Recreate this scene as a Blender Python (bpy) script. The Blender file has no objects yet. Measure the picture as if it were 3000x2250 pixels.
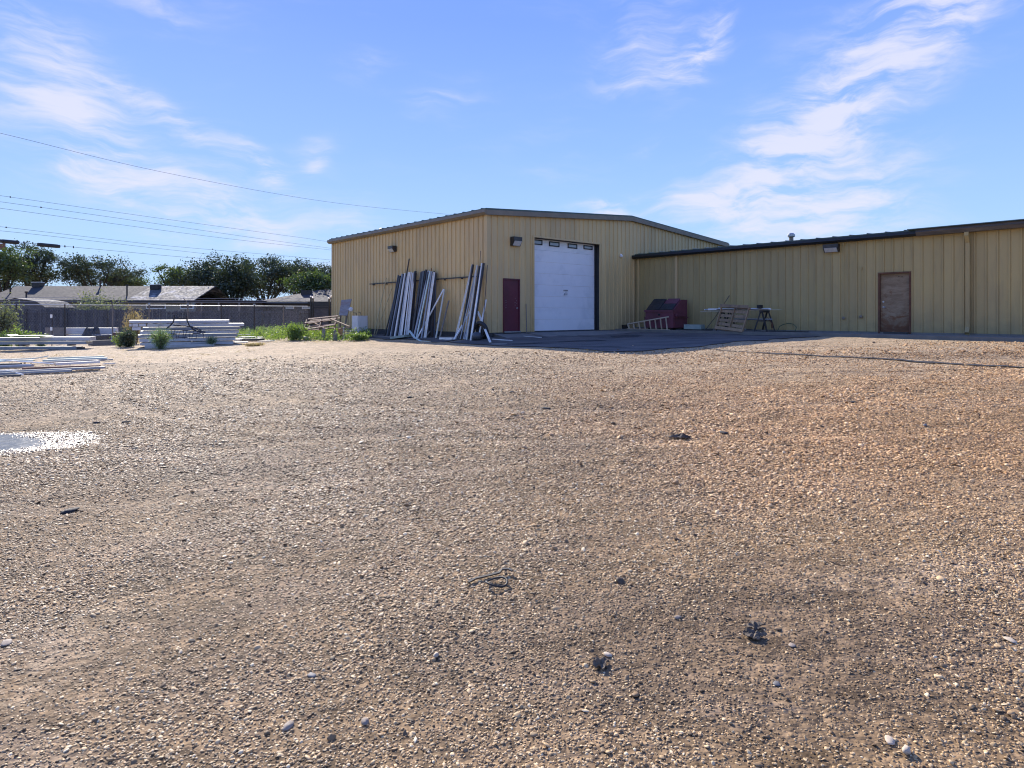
import bpy, math, random
import numpy as np
from mathutils import Vector, Matrix, noise

R = math.radians
random.seed(7)
rng = np.random.default_rng(7)
sc = bpy.context.scene
COL = sc.collection

# ------------------------------------------------------------------ camera, sky, sun, exposure
F = 1840.0      # focal length in pixels of the 3000 px wide photograph
HY = 920.0      # horizon row
CZ = 0.75       # eye height above the building slab (z = 0); the yard falls away to about -0.6 here
cam = bpy.data.cameras.new('camera')
cam.sensor_width = 36
cam.lens = F / 3000 * 36
cam.shift_y = -(1125 - HY) / 3000
cam.clip_end = 3000
camo = bpy.data.objects.new('camera', cam)
COL.objects.link(camo)
camo.location = (0, 0, CZ)
camo.rotation_euler = (R(90), 0, 0)
sc.camera = camo
sc.cycles.filter_width = 1.15

SUN_AZ = -28.0   # degrees from +Y towards +X (the sun stands behind the building, to the left)
SUN_EL = 28.0
sd = Vector((math.sin(R(SUN_AZ)) * math.cos(R(SUN_EL)), math.cos(R(SUN_AZ)) * math.cos(R(SUN_EL)), math.sin(R(SUN_EL))))
sun = bpy.data.lights.new('sun', 'SUN')
sun.energy = 5.0
sun.angle = R(0.5)
sun.color = (1.0, 0.93, 0.84)
suno = bpy.data.objects.new('sun', sun)
COL.objects.link(suno)
suno.rotation_euler = (-sd).to_track_quat('-Z', 'Y').to_euler()
sc.view_settings.view_transform = 'Standard'
sc.view_settings.look = 'None'
sc.view_settings.gamma = 1
sc.view_settings.use_curve_mapping = False
sc.view_settings.exposure = 0.72

world = bpy.data.worlds.new('World')
sc.world = world
world.use_nodes = True


class NT:
    """tiny node helper"""
    def __init__(self, tree):
        self.t = tree
    def n(self, typ, **kw):
        nd = self.t.nodes.new(typ)
        for k, v in kw.items():
            setattr(nd, k, v)
        return nd
    def l(self, a, b):
        self.t.links.new(a, b)
    def put(self, sock, v):
        if hasattr(v, 'is_output'):
            self.l(v, sock)
        else:
            sock.default_value = v
    def m(self, op, a, b=None, c=None, clamp=False):
        nd = self.n('ShaderNodeMath', operation=op, use_clamp=clamp)
        self.put(nd.inputs[0], a)
        if b is not None:
            self.put(nd.inputs[1], b)
        if c is not None:
            self.put(nd.inputs[2], c)
        return nd.outputs[0]
    def noise(self, vec, scale, detail=4, rough=0.5, dist=0.0):
        nd = self.n('ShaderNodeTexNoise')
        if vec is not None:
            self.l(vec, nd.inputs['Vector'])
        nd.inputs['Scale'].default_value = scale
        nd.inputs['Detail'].default_value = detail
        nd.inputs['Roughness'].default_value = rough
        nd.inputs['Distortion'].default_value = dist
        return nd.outputs[0]
    def mapr(self, v, a, b, c=0.0, d=1.0, smooth=True):
        nd = self.n('ShaderNodeMapRange')
        nd.interpolation_type = 'SMOOTHSTEP' if smooth else 'LINEAR'
        self.put(nd.inputs[0], v)
        for i, x in enumerate((a, b, c, d)):
            self.put(nd.inputs[1 + i], x)
        return nd.outputs[0]
    def mix(self, f, a, b, mode='MIX'):
        nd = self.n('ShaderNodeMix', data_type='RGBA', blend_type=mode)
        self.put(nd.inputs[0], f)
        for s, v in ((nd.inputs[6], a), (nd.inputs[7], b)):
            if isinstance(v, tuple):
                s.default_value = (v[0], v[1], v[2], 1)
            else:
                self.l(v, s)
        return nd.outputs[2]
    def comb(self, x, y, z=0.0):
        nd = self.n('ShaderNodeCombineXYZ')
        self.put(nd.inputs[0], x); self.put(nd.inputs[1], y); self.put(nd.inputs[2], z)
        return nd.outputs[0]
    def sep(self, v):
        nd = self.n('ShaderNodeSeparateXYZ')
        self.l(v, nd.inputs[0])
        return nd.outputs
    def mapping(self, v, loc=(0, 0, 0), rot=(0, 0, 0), scale=(1, 1, 1)):
        nd = self.n('ShaderNodeMapping')
        self.l(v, nd.inputs[0])
        nd.inputs[1].default_value = loc
        nd.inputs[2].default_value = rot
        nd.inputs[3].default_value = scale
        return nd.outputs[0]


def build_sky():
    t = world.node_tree
    t.nodes.clear()
    N = NT(t)
    sky = N.n('ShaderNodeTexSky', sky_type='NISHITA', sun_disc=False)
    sky.sun_elevation = R(SUN_EL)
    sky.sun_rotation = R(SUN_AZ)
    sky.air_density = 1.0
    sky.dust_density = 0.15
    sky.ozone_density = 3.0
    sky.altitude = 1000
    g = N.n('ShaderNodeTexCoord').outputs['Generated']
    x, y, z = N.sep(g)
    DEG = 180 / math.pi
    az = N.m('MULTIPLY', N.m('ARCTAN2', x, y), DEG)
    el = N.m('MULTIPLY', N.m('ARCSINE', z), DEG)
    # the physical sky, evened out around the compass (thin high haze), over a clear blue gradient
    cr = N.n('ShaderNodeValToRGB')
    e = cr.color_ramp.elements
    e[0].position = 0.0; e[0].color = (.235, .345, .50, 1)
    e[1].position = 1.0; e[1].color = (.068, .130, .39, 1)
    for p, c in ((.10, (.195, .310, .50, 1)), (.25, (.138, .240, .50, 1)), (.42, (.096, .178, .50, 1)), (.65, (.072, .142, .46, 1))):
        q = e.new(p); q.color = c
    N.l(N.m('MAXIMUM', z, 0.0), cr.inputs[0])
    rv = N.n('ShaderNodeVectorMath', operation='SCALE'); N.l(cr.outputs[0], rv.inputs[0]); rv.inputs['Scale'].default_value = 10.4
    kk = N.n('ShaderNodeVectorMath', operation='ADD'); N.l(sky.outputs[0], kk.inputs[0]); kk.inputs[1].default_value = (6, 6, 6)
    dv = N.n('ShaderNodeVectorMath', operation='DIVIDE'); N.l(sky.outputs[0], dv.inputs[0]); N.l(kk.outputs[0], dv.inputs[1])
    sv = N.n('ShaderNodeVectorMath', operation='SCALE'); N.l(dv.outputs[0], sv.inputs[0]); sv.inputs['Scale'].default_value = 6.0
    base = N.mix(.85, sv.outputs[0], rv.outputs[0])
    # wispy cirrus: (azimuth, elevation, half length, half width, tilt, strength) in degrees
    blobs = [(-37, 18.5, 5.5, 3.0, -50, .75), (-34.5, 14.8, 4.5, 1.6, -30, .95), (-40, 14, 3, 2, 0, .5),
             (-28.5, 15.5, 8.5, 1.15, -27, 1.05), (-21.5, 12.5, 3.6, .9, -40, .9), (-17.3, 14.6, 2.2, 1.0, 15, .55),
             (-29.0, 10.2, 7.0, 2.3, -14, 1.0), (-34.5, 11.2, 2.8, 1.3, -10, .9), (-22, 7.4, 6.5, 1.6, -12, .85),
             (-13.5, 8.0, 4.0, 2.0, 0, .6), (-17.0, 13.0, 1.6, .8, 30, .8), (-14.5, 3.8, 3.2, 1.0, 0, .55),
             (-6, 19.2, 3.0, .45, 4, .75), (-12.5, 22.0, 3.0, 1.0, 0, .35), (-30, 24, 4, 1.4, -25, .45),
             (12.5, 22.8, 5.5, 3.2, 20, .75), (17.5, 23.0, 5.0, 1.3, 55, .9), (13.5, 20.8, 3.5, 1.2, 20, .7),
             (31.5, 20.0, 11.0, 3.2, 41, .95), (25.0, 14.5, 7.5, 3.6, 35, 1.1), (23.0, 8.8, 8.0, 2.8, 10, 1.0),
             (29, 9.0, 6.0, 2.5, 35, .7), (16.5, 9.6, 3.5, 1.4, 0, .65), (9.0, 8.0, 3.0, 2.0, -5, 1.1),
             (7.5, 9.8, 2.2, .4, 0, .75), (22, 4.0, 6.0, 1.6, 0, .55), (38, 26, 8, 3.5, 45, .8), (11.5, 14.6, 1.8, .5, 5, .5)]
    tot = None
    pos = N.comb(az, el)
    wn = N.n('ShaderNodeTexNoise')
    N.l(pos, wn.inputs['Vector']); wn.inputs['Scale'].default_value = .16; wn.inputs['Detail'].default_value = 3
    w1 = N.sep(wn.outputs[1])
    azw = N.m('ADD', az, N.m('MULTIPLY', N.m('SUBTRACT', w1[0], .5), 5.0))
    elw = N.m('ADD', el, N.m('MULTIPLY', N.m('SUBTRACT', w1[1], .5), 3.0))
    for (a, e, L, W, tl, s) in blobs:
        W = W * 1.12
        ca, sa = math.cos(R(tl)), math.sin(R(tl))
        dx = N.m('SUBTRACT', azw, a + .0)
        dy = N.m('SUBTRACT', elw, e + .0)
        uu = N.m('ADD', N.m('MULTIPLY', dx, ca / L), N.m('MULTIPLY', dy, sa / L))
        vv = N.m('ADD', N.m('MULTIPLY', dx, -sa / W), N.m('MULTIPLY', dy, ca / W))
        r2 = N.m('ADD', N.m('MULTIPLY', uu, uu), N.m('MULTIPLY', vv, vv))
        W_ = W
        gs = N.m('MULTIPLY', N.m('POWER', math.e, N.m('MULTIPLY', r2, -1.0)), s * .70)
        tot = gs if tot is None else N.m('ADD', tot, gs)
    # streaky fibres, combed one way on the left and the other on the right
    vl = N.mapping(N.comb(azw, elw), rot=(0, 0, R(28)), scale=(.085, .42, 1))
    vr = N.mapping(N.comb(azw, elw), rot=(0, 0, R(-46)), scale=(.10, .40, 1))
    nl = N.noise(vl, 1.5, 10, .60, .22)
    nr = N.noise(vr, 1.5, 10, .61, .25)
    side = N.mapr(az, -6, 6)
    fib = N.m('ADD', N.m('MULTIPLY', nl, N.m('SUBTRACT', 1.0, side)), N.m('MULTIPLY', nr, side))
    veil = N.mapr(N.noise(N.mapping(pos, scale=(.035, .10, 1)), 1.0, 6, .55, .3), .40, .72, 0.05, .36)
    dens = N.m('MULTIPLY', N.m('ADD', tot, veil), N.mapr(fib, .36, .66, .16, 1.30, False))
    dens = N.m('MULTIPLY', dens, N.mapr(el, 0.0, 3.0, .35, 1.0))
    dens = N.mapr(dens, 0.05, 1.25, 0.0, .82)
    bright = N.m('MULTIPLY', N.mapr(el, 0, 30, 4.4, 4.3, False), 1.0)
    cc = N.n('ShaderNodeVectorMath', operation='SCALE')
    cc.inputs[0].default_value = (.86, .86, 1.06)
    N.l(bright, cc.inputs['Scale'])
    col = N.mix(dens, base, cc.outputs[0])
    bg = N.n('ShaderNodeBackground')
    N.l(col, bg.inputs[0])
    bg.inputs[1].default_value = 0.138
    out = N.n('ShaderNodeOutputWorld')
    N.l(bg.outputs[0], out.inputs[0])


build_sky()

# ------------------------------------------------------------------ frames and the lie of the land
TH = math.atan2(.663, .749)
UF = Vector((math.cos(TH), math.sin(TH), 0))      # along the gable front, away to the right
UL = Vector((-math.sin(TH), math.cos(TH), 0))     # along the left eave wall, away to the back
C0 = Vector((-1.0, 25.07, 0))                     # the near corner of the big hall
MB_B = Matrix.Translation(C0) @ Matrix.Rotation(TH, 4, 'Z')
WX = 9.54                                          # the low wing's wall stands on local x = WX, running to -y


def B(x, y, z=0.0):
    return MB_B @ Vector((x, y, z))


def to_b(x, y):
    dx, dy = x - C0.x, y - C0.y
    return dx * UF.x + dy * UF.y, dx * UL.x + dy * UL.y


def softmin(a, b, k):
    h = np.clip(.5 + .5 * (b - a) / k, 0, 1)
    return b * (1 - h) + a * h - k * h * (1 - h)


_ph = [(rng.uniform(0, 6.28), rng.uniform(0, 6.28), rng.uniform(0, 3.14)) for _ in range(9)]


def terrain(x, y):
    x = np.asarray(x, float); y = np.asarray(y, float)
    xc = np.clip(x, -34, 40); yc = np.clip(y, -12, 44)
    z = -.59 + .0268 * xc + .01177 * yc
    z = softmin(z, np.full_like(z, -.075), .12)
    bx = (x - C0.x) * UF.x + (y - C0.y) * UF.y
    by = (x - C0.x) * UL.x + (y - C0.y) * UL.y
    d = np.where(by < 0, np.hypot(np.minimum(bx, 0), by), np.maximum(-bx, 0))
    inside = (bx > 0) & (by > 0)
    d = np.where(inside, 0, d)
    z = z + .13 * np.exp(-(d / 1.6) ** 2) * np.clip((-.14 - z) / .12, 0, 1)
    for i, (a, b, c) in enumerate(_ph):
        wl = (7.5, 5.1, 3.4, 2.6, 1.9, 1.4, 1.05, .8, .6)[i]
        am = (.016, .012, .008, .006, .0042, .003, .0022, .0016, .0012)[i]
        z = z + am * np.sin((x * math.cos(c) + y * math.sin(c)) * 6.283 / wl + a) * np.sin((-x * math.sin(c) + y * math.cos(c)) * 6.283 / (wl * 1.3) + b)
    z = z - .055 * np.exp(-(((x + 5.75) / .95) ** 2 + ((y - 6.75) / .50) ** 2))
    # shallow wheel ruts curving across the yard
    for (r0, cx_, cy_, dp_) in ((9.2, 2.0, 17.0, .010), (10.9, 2.0, 17.0, .010), (14.5, -6.0, 20.5, .008), (16.2, -6.0, 20.5, .008)):
        q = np.hypot(x - cx_, y - cy_) - r0
        z = z - dp_ * np.exp(-(q / .16) ** 2) + dp_ * .6 * np.exp(-((np.abs(q) - .30) / .12) ** 2)
    return z


def tz(x, y):
    return float(terrain(x, y))


def ground_at(px, py):
    """the spot of the yard seen at a pixel of the photograph"""
    Y = 10.0
    lo, hi = 0.8, 90.0
    for _ in range(60):
        Y = (lo + hi) / 2
        x = (px - 1500) / F * Y
        if CZ - (py - HY) / F * Y > tz(x, Y):
            lo = Y
        else:
            hi = Y
    return Vector(((px - 1500) / F * Y, Y, tz((px - 1500) / F * Y, Y)))


def pix(px, py, Y):
    return Vector(((px - 1500) / F * Y, Y, CZ - (py - HY) / F * Y))


def on_left(px, py, off=0.0):
    """point on the left eave wall (local x = -off)"""
    u = (px - 1500) / F
    Y = (C0.dot(UF) - off) / (UF.x * u + UF.y)
    bx, by = to_b(u * Y, Y)
    return by, CZ - (py - HY) / F * Y


def on_front(px, py, off=0.0):
    """point on the gable front (local y = -off)"""
    u = (px - 1500) / F
    Y = (C0.dot(UL) - off) / (UL.x * u + UL.y)
    bx, by = to_b(u * Y, Y)
    return bx, CZ - (py - HY) / F * Y


def on_wing(px, py, off=0.0):
    """point on the wing wall (local x = WX - off): returns local y, z"""
    u = (px - 1500) / F
    Y = (C0.dot(UF) + WX - off) / (UF.x * u + UF.y)
    bx, by = to_b(u * Y, Y)
    return by, CZ - (py - HY) / F * Y


# ------------------------------------------------------------------ mesh helper
class MB:
    def __init__(self):
        self.v = []
        self.f = []
        self.mi = []
        self.cur = 0
    def mat(self, i):
        self.cur = i
        return self
    def add(self, vs, fs):
        b = len(self.v)
        self.v += [tuple(q) for q in vs]
        self.f += [tuple(b + i for i in f) for f in fs]
        self.mi += [self.cur] * len(fs)
    def box(self, a, b, M=None):
        x0, y0, z0 = a
        x1, y1, z1 = b
        vs = [Vector(p) for p in ((x0, y0, z0), (x1, y0, z0), (x1, y1, z0), (x0, y1, z0), (x0, y0, z1), (x1, y0, z1), (x1, y1, z1), (x0, y1, z1))]
        if M is not None:
            vs = [M @ p for p in vs]
        self.add(vs, [(0, 3, 2, 1), (4, 5, 6, 7), (0, 1, 5, 4), (1, 2, 6, 5), (2, 3, 7, 6), (3, 0, 4, 7)])
        return self
    def beam(self, p, q, w, h, up=(0, 0, 1), jitter=0.0):
        p, q = Vector(p), Vector(q)
        d = (q - p)
        L = d.length
        d = d / L
        up = Vector(up)
        s = d.cross(up)
        if s.length < 1e-4:
            s = d.cross(Vector((1, 0, 0)))
        s.normalize()
        u = s.cross(d)
        vs = []
        for c in (p, q):
            for a, b in ((-1, -1), (1, -1), (1, 1), (-1, 1)):
                vs.append(c + s * a * w / 2 + u * b * h / 2)
        self.add(vs, [(0, 1, 2, 3), (7, 6, 5, 4), (0, 4, 5, 1), (1, 5, 6, 2), (2, 6, 7, 3), (3, 7, 4, 0)])
        return self
    def tube(self, pts, r, n=8, cap=True, r2=None):
        pts = [Vector(p) for p in pts]
        rings = []
        up = Vector((0, 0, 1))
        prev = None
        for i, p in enumerate(pts):
            if i == 0:
                d = pts[1] - pts[0]
            elif i == len(pts) - 1:
                d = pts[-1] - pts[-2]
            else:
                d = pts[i + 1] - pts[i - 1]
            if d.length < 1e-9:
                d = Vector((0, 0, 1))
            d.normalize()
            if prev is None:
                s = d.cross(up)
                if s.length < .05:
                    s = d.cross(Vector((1, 0, 0)))
            else:
                s = prev - d * prev.dot(d)
            s.normalize()
            prev = s
            u = d.cross(s)
            rr = r if r2 is None else r + (r2 - r) * i / (len(pts) - 1)
            rings.append([p + (s * math.cos(k * 2 * math.pi / n) + u * math.sin(k * 2 * math.pi / n)) * rr for k in range(n)])
        vs = [q for rg in rings for q in rg]
        fs = []
        for i in range(len(rings) - 1):
            for k in range(n):
                k2 = (k + 1) % n
                fs.append((i * n + k, i * n + k2, (i + 1) * n + k2, (i + 1) * n + k))
        if cap:
            fs.append(tuple(reversed(range(n))))
            fs.append(tuple((len(rings) - 1) * n + k for k in range(n)))
        self.add(vs, fs)
        return self
    def lathe(self, prof, n=16, c=(0, 0, 0), M=None):
        vs = []
        for (r, z) in prof:
            for k in range(n):
                a = k * 2 * math.pi / n
                p = Vector((c[0] + r * math.cos(a), c[1] + r * math.sin(a), c[2] + z))
                vs.append(M @ p if M is not None else p)
        fs = []
        for i in range(len(prof) - 1):
            for k in range(n):
                k2 = (k + 1) % n
                fs.append((i * n + k, i * n + k2, (i + 1) * n + k2, (i + 1) * n + k))
        fs.append(tuple(reversed(range(n))))
        fs.append(tuple((len(prof) - 1) * n + k for k in range(n)))
        self.add(vs, fs)
        return self
    def prism(self, poly, y0, y1, M=None):
        """polygon in x,z extruded along y"""
        n = len(poly)
        vs = [Vector((x, y0, z)) for x, z in poly] + [Vector((x, y1, z)) for x, z in poly]
        if M is not None:
            vs = [M @ p for p in vs]
        fs = [tuple(range(n)), tuple(reversed(range(n, 2 * n)))]
        for i in range(n):
            j = (i + 1) % n
            fs.append((i, i + n, j + n, j))
        self.add(vs, fs)
        return self
    def mesh(self, name, mats, smooth=False, M=None):
        me = bpy.data.meshes.new(name)
        vs = self.v if M is None else [tuple(M @ Vector(p)) for p in self.v]
        me.from_pydata(vs, [], self.f)
        if not isinstance(mats, (list, tuple)):
            mats = [mats]
        for m_ in mats:
            me.materials.append(m_)
        if len(mats) > 1:
            me.polygons.foreach_set('material_index', self.mi)
        if smooth:
            me.polygons.foreach_set('use_smooth', [True] * len(me.polygons))
        me.update()
        return me


def tag(o, label=None, cat=None, group=None, kind=None):
    for k, v in (('label', label), ('category', cat), ('group', group), ('kind', kind)):
        if v:
            o[k] = v
    return o


def empty(name, loc, rz, label, cat, group=None):
    o = bpy.data.objects.new(name, None)
    o.empty_display_size = .2
    COL.objects.link(o)
    o.location = loc
    o.rotation_euler = (0, 0, rz)
    return tag(o, label, cat, group)


def part(name, mb, mats, parent, smooth=False, label=None, kind=None, loc=None):
    """a child mesh; its vertices are in the parent's frame"""
    me = mb.mesh(name, mats, smooth) if isinstance(mb, MB) else mb
    o = bpy.data.objects.new(name, me)
    COL.objects.link(o)
    o.parent = parent
    if loc is not None:
        o.location = loc
    return tag(o, label, None, None, kind)


def solo(name, mb, mats, label, cat, group=None, smooth=False, kind=None):
    """a top-level one-mesh thing whose vertices are given in world space"""
    a = np.array(mb.v)
    c = Vector(((a[:, 0].min() + a[:, 0].max()) / 2, (a[:, 1].min() + a[:, 1].max()) / 2, a[:, 2].min()))
    me = mb.mesh(name, mats, smooth, Matrix.Translation(-c))
    o = bpy.data.objects.new(name, me)
    COL.objects.link(o)
    o.location = c
    return tag(o, label, cat, group, kind)


# ------------------------------------------------------------------ materials
def material(name, c1, c2=None, rough=.7, metal=0.0, scale=3.0, stretch=(1, 1, 1), bump=0.0, bscale=40, piece=.0,
             c3=None, c3amt=.5, c3scale=1.2, spec=.5, detail=5, grime=None):
    m = bpy.data.materials.new(name)
    m.use_nodes = True
    N = NT(m.node_tree)
    bs = m.node_tree.nodes['Principled BSDF']
    co = N.n('ShaderNodeTexCoord').outputs['Object']
    inf = N.n('ShaderNodeObjectInfo')
    seed = N.m('MULTIPLY', inf.outputs['Random'], 37.0)
    co2 = N.n('ShaderNodeVectorMath', operation='ADD')
    N.l(co, co2.inputs[0]); N.l(N.comb(seed, seed, seed), co2.inputs[1])
    v = N.mapping(co2.outputs[0], scale=stretch)
    col = N.mix(N.mapr(N.noise(v, scale, detail, .6), .3, .7), c1, c2 or c1)
    if c3:
        col = N.mix(N.m('MULTIPLY', N.mapr(N.noise(v, c3scale, 6, .65, .4), .5, .68), c3amt), col, c3)
    if piece:
        hs = N.n('ShaderNodeHueSaturation')
        N.l(col, hs.inputs['Color'])
        N.l(N.mapr(inf.outputs['Random'], 0, 1, 1 - piece, 1 + piece, False), hs.inputs['Value'])
        col = hs.outputs[0]
    N.l(col, bs.inputs['Base Color'])
    N.l(N.mapr(N.noise(v, scale * 2.3, 4), .3, .7, max(.05, rough - .1), min(1, rough + .1)), bs.inputs['Roughness'])
    bs.inputs['Metallic'].default_value = metal
    bs.inputs['Specular IOR Level'].default_value = spec
    if bump:
        bn = N.n('ShaderNodeBump')
        bn.inputs['Strength'].default_value = 1
        bn.inputs['Distance'].default_value = bump
        N.l(N.noise(v, bscale, 4, .6), bn.inputs['Height'])
        N.l(bn.outputs[0], bs.inputs['Normal'])
    return m


def siding_material(name, base, worn, dirt):
    m = bpy.data.materials.new(name)
    m.use_nodes = True
    N = NT(m.node_tree)
    bs = m.node_tree.nodes['Principled BSDF']
    gp = N.n('ShaderNodeNewGeometry').outputs['Position']
    inf = N.n('ShaderNodeObjectInfo')
    _, _, z = N.sep(gp)
    streak = N.noise(N.mapping(gp, scale=(2.4, 2.4, .28)), 1.6, 6, .65)
    blotch = N.noise(gp, .45, 5, .6)
    col = N.mix(N.mapr(blotch, .35, .65), base, worn)
    col = N.mix(N.m('MULTIPLY', N.mapr(streak, .48, .72), .35), col, dirt)
    low = N.m('MULTIPLY', N.mapr(z, -.1, 1.3, 1.0, 0.0), N.mapr(N.noise(gp, 2.2, 6, .7), .3, .65))
    col = N.mix(N.m('MULTIPLY', low, .55), col, dirt)
    hs = N.n('ShaderNodeHueSaturation')
    N.l(col, hs.inputs['Color'])
    N.l(N.mapr(inf.outputs['Random'], 0, 1, .93, 1.07, False), hs.inputs['Value'])
    N.l(hs.outputs[0], bs.inputs['Base Color'])
    bs.inputs['Roughness'].default_value = .48
    bs.inputs['Specular IOR Level'].default_value = .35
    bn = N.n('ShaderNodeBump')
    bn.inputs['Strength'].default_value = .6
    bn.inputs['Distance'].default_value = .014
    N.l(N.noise(N.mapping(gp, scale=(1, 1, .45)), 2.6, 3, .5), bn.inputs['Height'])
    N.l(bn.outputs[0], bs.inputs['Normal'])
    return m


M = {}
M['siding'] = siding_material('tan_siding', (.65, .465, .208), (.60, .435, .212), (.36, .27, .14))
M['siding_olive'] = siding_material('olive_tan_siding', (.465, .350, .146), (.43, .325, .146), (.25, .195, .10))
M['trim'] = material('taupe_trim', (.23, .19, .13), (.19, .155, .11), .55, scale=2)
M['roof_green'] = material('green_roof_metal', (.045, .075, .062), (.06, .095, .08), .4, .2, scale=2, c3=(.2, .16, .1), c3amt=.3)
M['black_trim'] = material('black_gutter', (.012, .014, .015), (.02, .02, .02), .5, scale=3)
M['rust_gutter'] = material('weathered_gutter', (.13, .10, .075), (.07, .065, .055), .6, scale=4, stretch=(.4, .4, 3), c3=(.2, .17, .13), c3amt=.7)
M['concrete'] = material('concrete', (.22, .20, .17), (.17, .158, .14), .9, scale=2.5, bump=.004, bscale=30, c3=(.16, .15, .13), c3amt=.6)
M['plinth'] = material('dark_plinth', (.075, .07, .066), (.05, .048, .046), .9, scale=3, bump=.004)
M['door_white'] = material('white_door_paint', (.86, .85, .84), (.82, .81, .80), .4, scale=1.2, c3=(.55, .57, .58), c3amt=.35, c3scale=.9)
M['maroon_door'] = material('maroon_door_paint', (.13, .022, .035), (.11, .02, .03), .45, scale=2, c3=(.07, .015, .02), c3amt=.5)
M['rubber'] = material('black_rubber', (.012, .012, .012), (.025, .025, .025), .6, scale=5)
M['glass'] = material('dull_glass', (.30, .34, .38), (.25, .28, .32), .15, scale=1, spec=.8)
M['lens'] = material('lamp_lens', (.62, .62, .60), (.5, .5, .48), .2, scale=9)
M['bronze'] = material('bronze_housing', (.03, .027, .025), (.045, .04, .035), .45, scale=4)
M['galv'] = material('galvanised_steel', (.45, .47, .48), (.33, .35, .36), .4, .7, scale=8)
M['dark_steel'] = material('dark_steel', (.035, .035, .04), (.06, .055, .05), .55, .4, scale=6, c3=(.10, .05, .03), c3amt=.5)
M['white_metal'] = material('white_painted_metal', (.88, .85, .78), (.80, .77, .70), .4, scale=2, piece=.08, c3=(.4, .38, .34), c3amt=.4)
M['blue_metal'] = material('grey_blue_metal', (.38, .39, .40), (.30, .31, .33), .42, scale=2, piece=.12, c3=(.22, .22, .22), c3amt=.4)
M['mint_metal'] = material('mint_metal', (.74, .84, .74), (.64, .75, .66), .4, scale=2, piece=.12, c3=(.3, .3, .27), c3amt=.35)
M['slate_metal'] = material('slate_metal', (.055, .06, .07), (.075, .08, .09), .45, scale=3, piece=.15)
M['beam_grey'] = material('grey_panel_face', (.66, .64, .62), (.56, .54, .52), .5, scale=2, piece=.10, c3=(.22, .21, .2), c3amt=.4)
M['old_wood'] = material('weathered_wood', (.24, .21, .18), (.17, .15, .13), .85, scale=4, stretch=(1, 1, 4), bump=.003, piece=.15)
M['red_wood'] = material('reddish_wood', (.26, .13, .085), (.19, .10, .07), .8, scale=5, stretch=(3, 1, 1), bump=.003, piece=.2)
M['pallet_wood'] = material('pallet_wood', (.36, .235, .13), (.25, .16, .09), .8, scale=5, stretch=(3, 1, 1), bump=.003, piece=.18, c3=(.16, .11, .07), c3amt=.5)
M['fence_wood'] = material('dark_fence_wood', (.075, .07, .075), (.05, .047, .05), .9, scale=4, stretch=(1, 1, 3), piece=.3)
M['ply'] = material('weathered_plywood', (.36, .32, .29), (.24, .21, .19), .85, scale=5, stretch=(1, 1, 3), c3=(.28, .12, .08), c3amt=.6, bump=.002)
M['ladder_tan'] = material('ladder_tan', (.58, .46, .32), (.48, .38, .26), .6, scale=3)
M['dumpster'] = material('maroon_dumpster_paint', (.17, .042, .062), (.13, .038, .052), .5, scale=2.5, c3=(.10, .035, .03), c3amt=.6)
M['plastic_black'] = material('black_plastic', (.012, .012, .014), (.02, .02, .022), .45, scale=3)
M['cabinet'] = material('cabinet_grey', (.66, .66, .66), (.60, .60, .60), .45, scale=2, c3=(.35, .36, .36), c3amt=.3)
M['hose_green'] = material('hose_green', (.05, .09, .035), (.04, .07, .03), .5, scale=3)
M['yellow_stick'] = material('bamboo', (.50, .42, .22), (.38, .32, .18), .6, scale=6)
M['slab_green'] = material('green_grey_board', (.24, .30, .26), (.30, .36, .31), .7, scale=4, c3=(.4, .42, .36), c3amt=.4)
M['tan_foam'] = material('pale_board', (.62, .60, .52), (.55, .53, .45), .7, scale=4)
M['shed_roof'] = material('pale_shed_roof', (.10, .10, .10), (.08, .08, .08), .9)
M['shingle'] = material('grey_shingle', (.055, .050, .048), (.04, .037, .037), .9, scale=2.0, stretch=(1, 3, 3), bump=.01, bscale=6)
M['shingle_worn'] = material('worn_pale_shingle', (.16, .15, .14), (.04, .038, .038), .85, c3=(.50, .46, .41), c3amt=1.0, c3scale=1.3, scale=2.0, stretch=(1, 1, 1), bump=.02, bscale=6, detail=2)
M['shingle_pale'] = material('sunlit_shingle', (.36, .34, .30), (.30, .28, .26), .9, scale=3)
M['house_wall'] = material('tan_house_wall', (.33, .29, .21), (.28, .25, .19), .8, scale=2)
M['house_dark'] = material('dark_house_wall', (.06, .055, .05), (.09, .08, .07), .8, scale=2)
M['rust'] = material('rusty_steel', (.16, .07, .035), (.10, .045, .025), .8, scale=5)
M['debris_black'] = material('crumpled_dark_plastic', (.045, .034, .024), (.15, .115, .08), .85, scale=12)
M['bark'] = material('bark', (.055, .045, .035), (.035, .03, .025), .95, scale=6, stretch=(1, 1, .3), bump=.02, bscale=8)
M['wire'] = material('cable_black', (.02, .02, .022), (.03, .03, .03), .6)
M['dirt_dark'] = material('tar', (.018, .017, .018), (.035, .033, .033), .85, scale=6, bump=.004)


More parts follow.
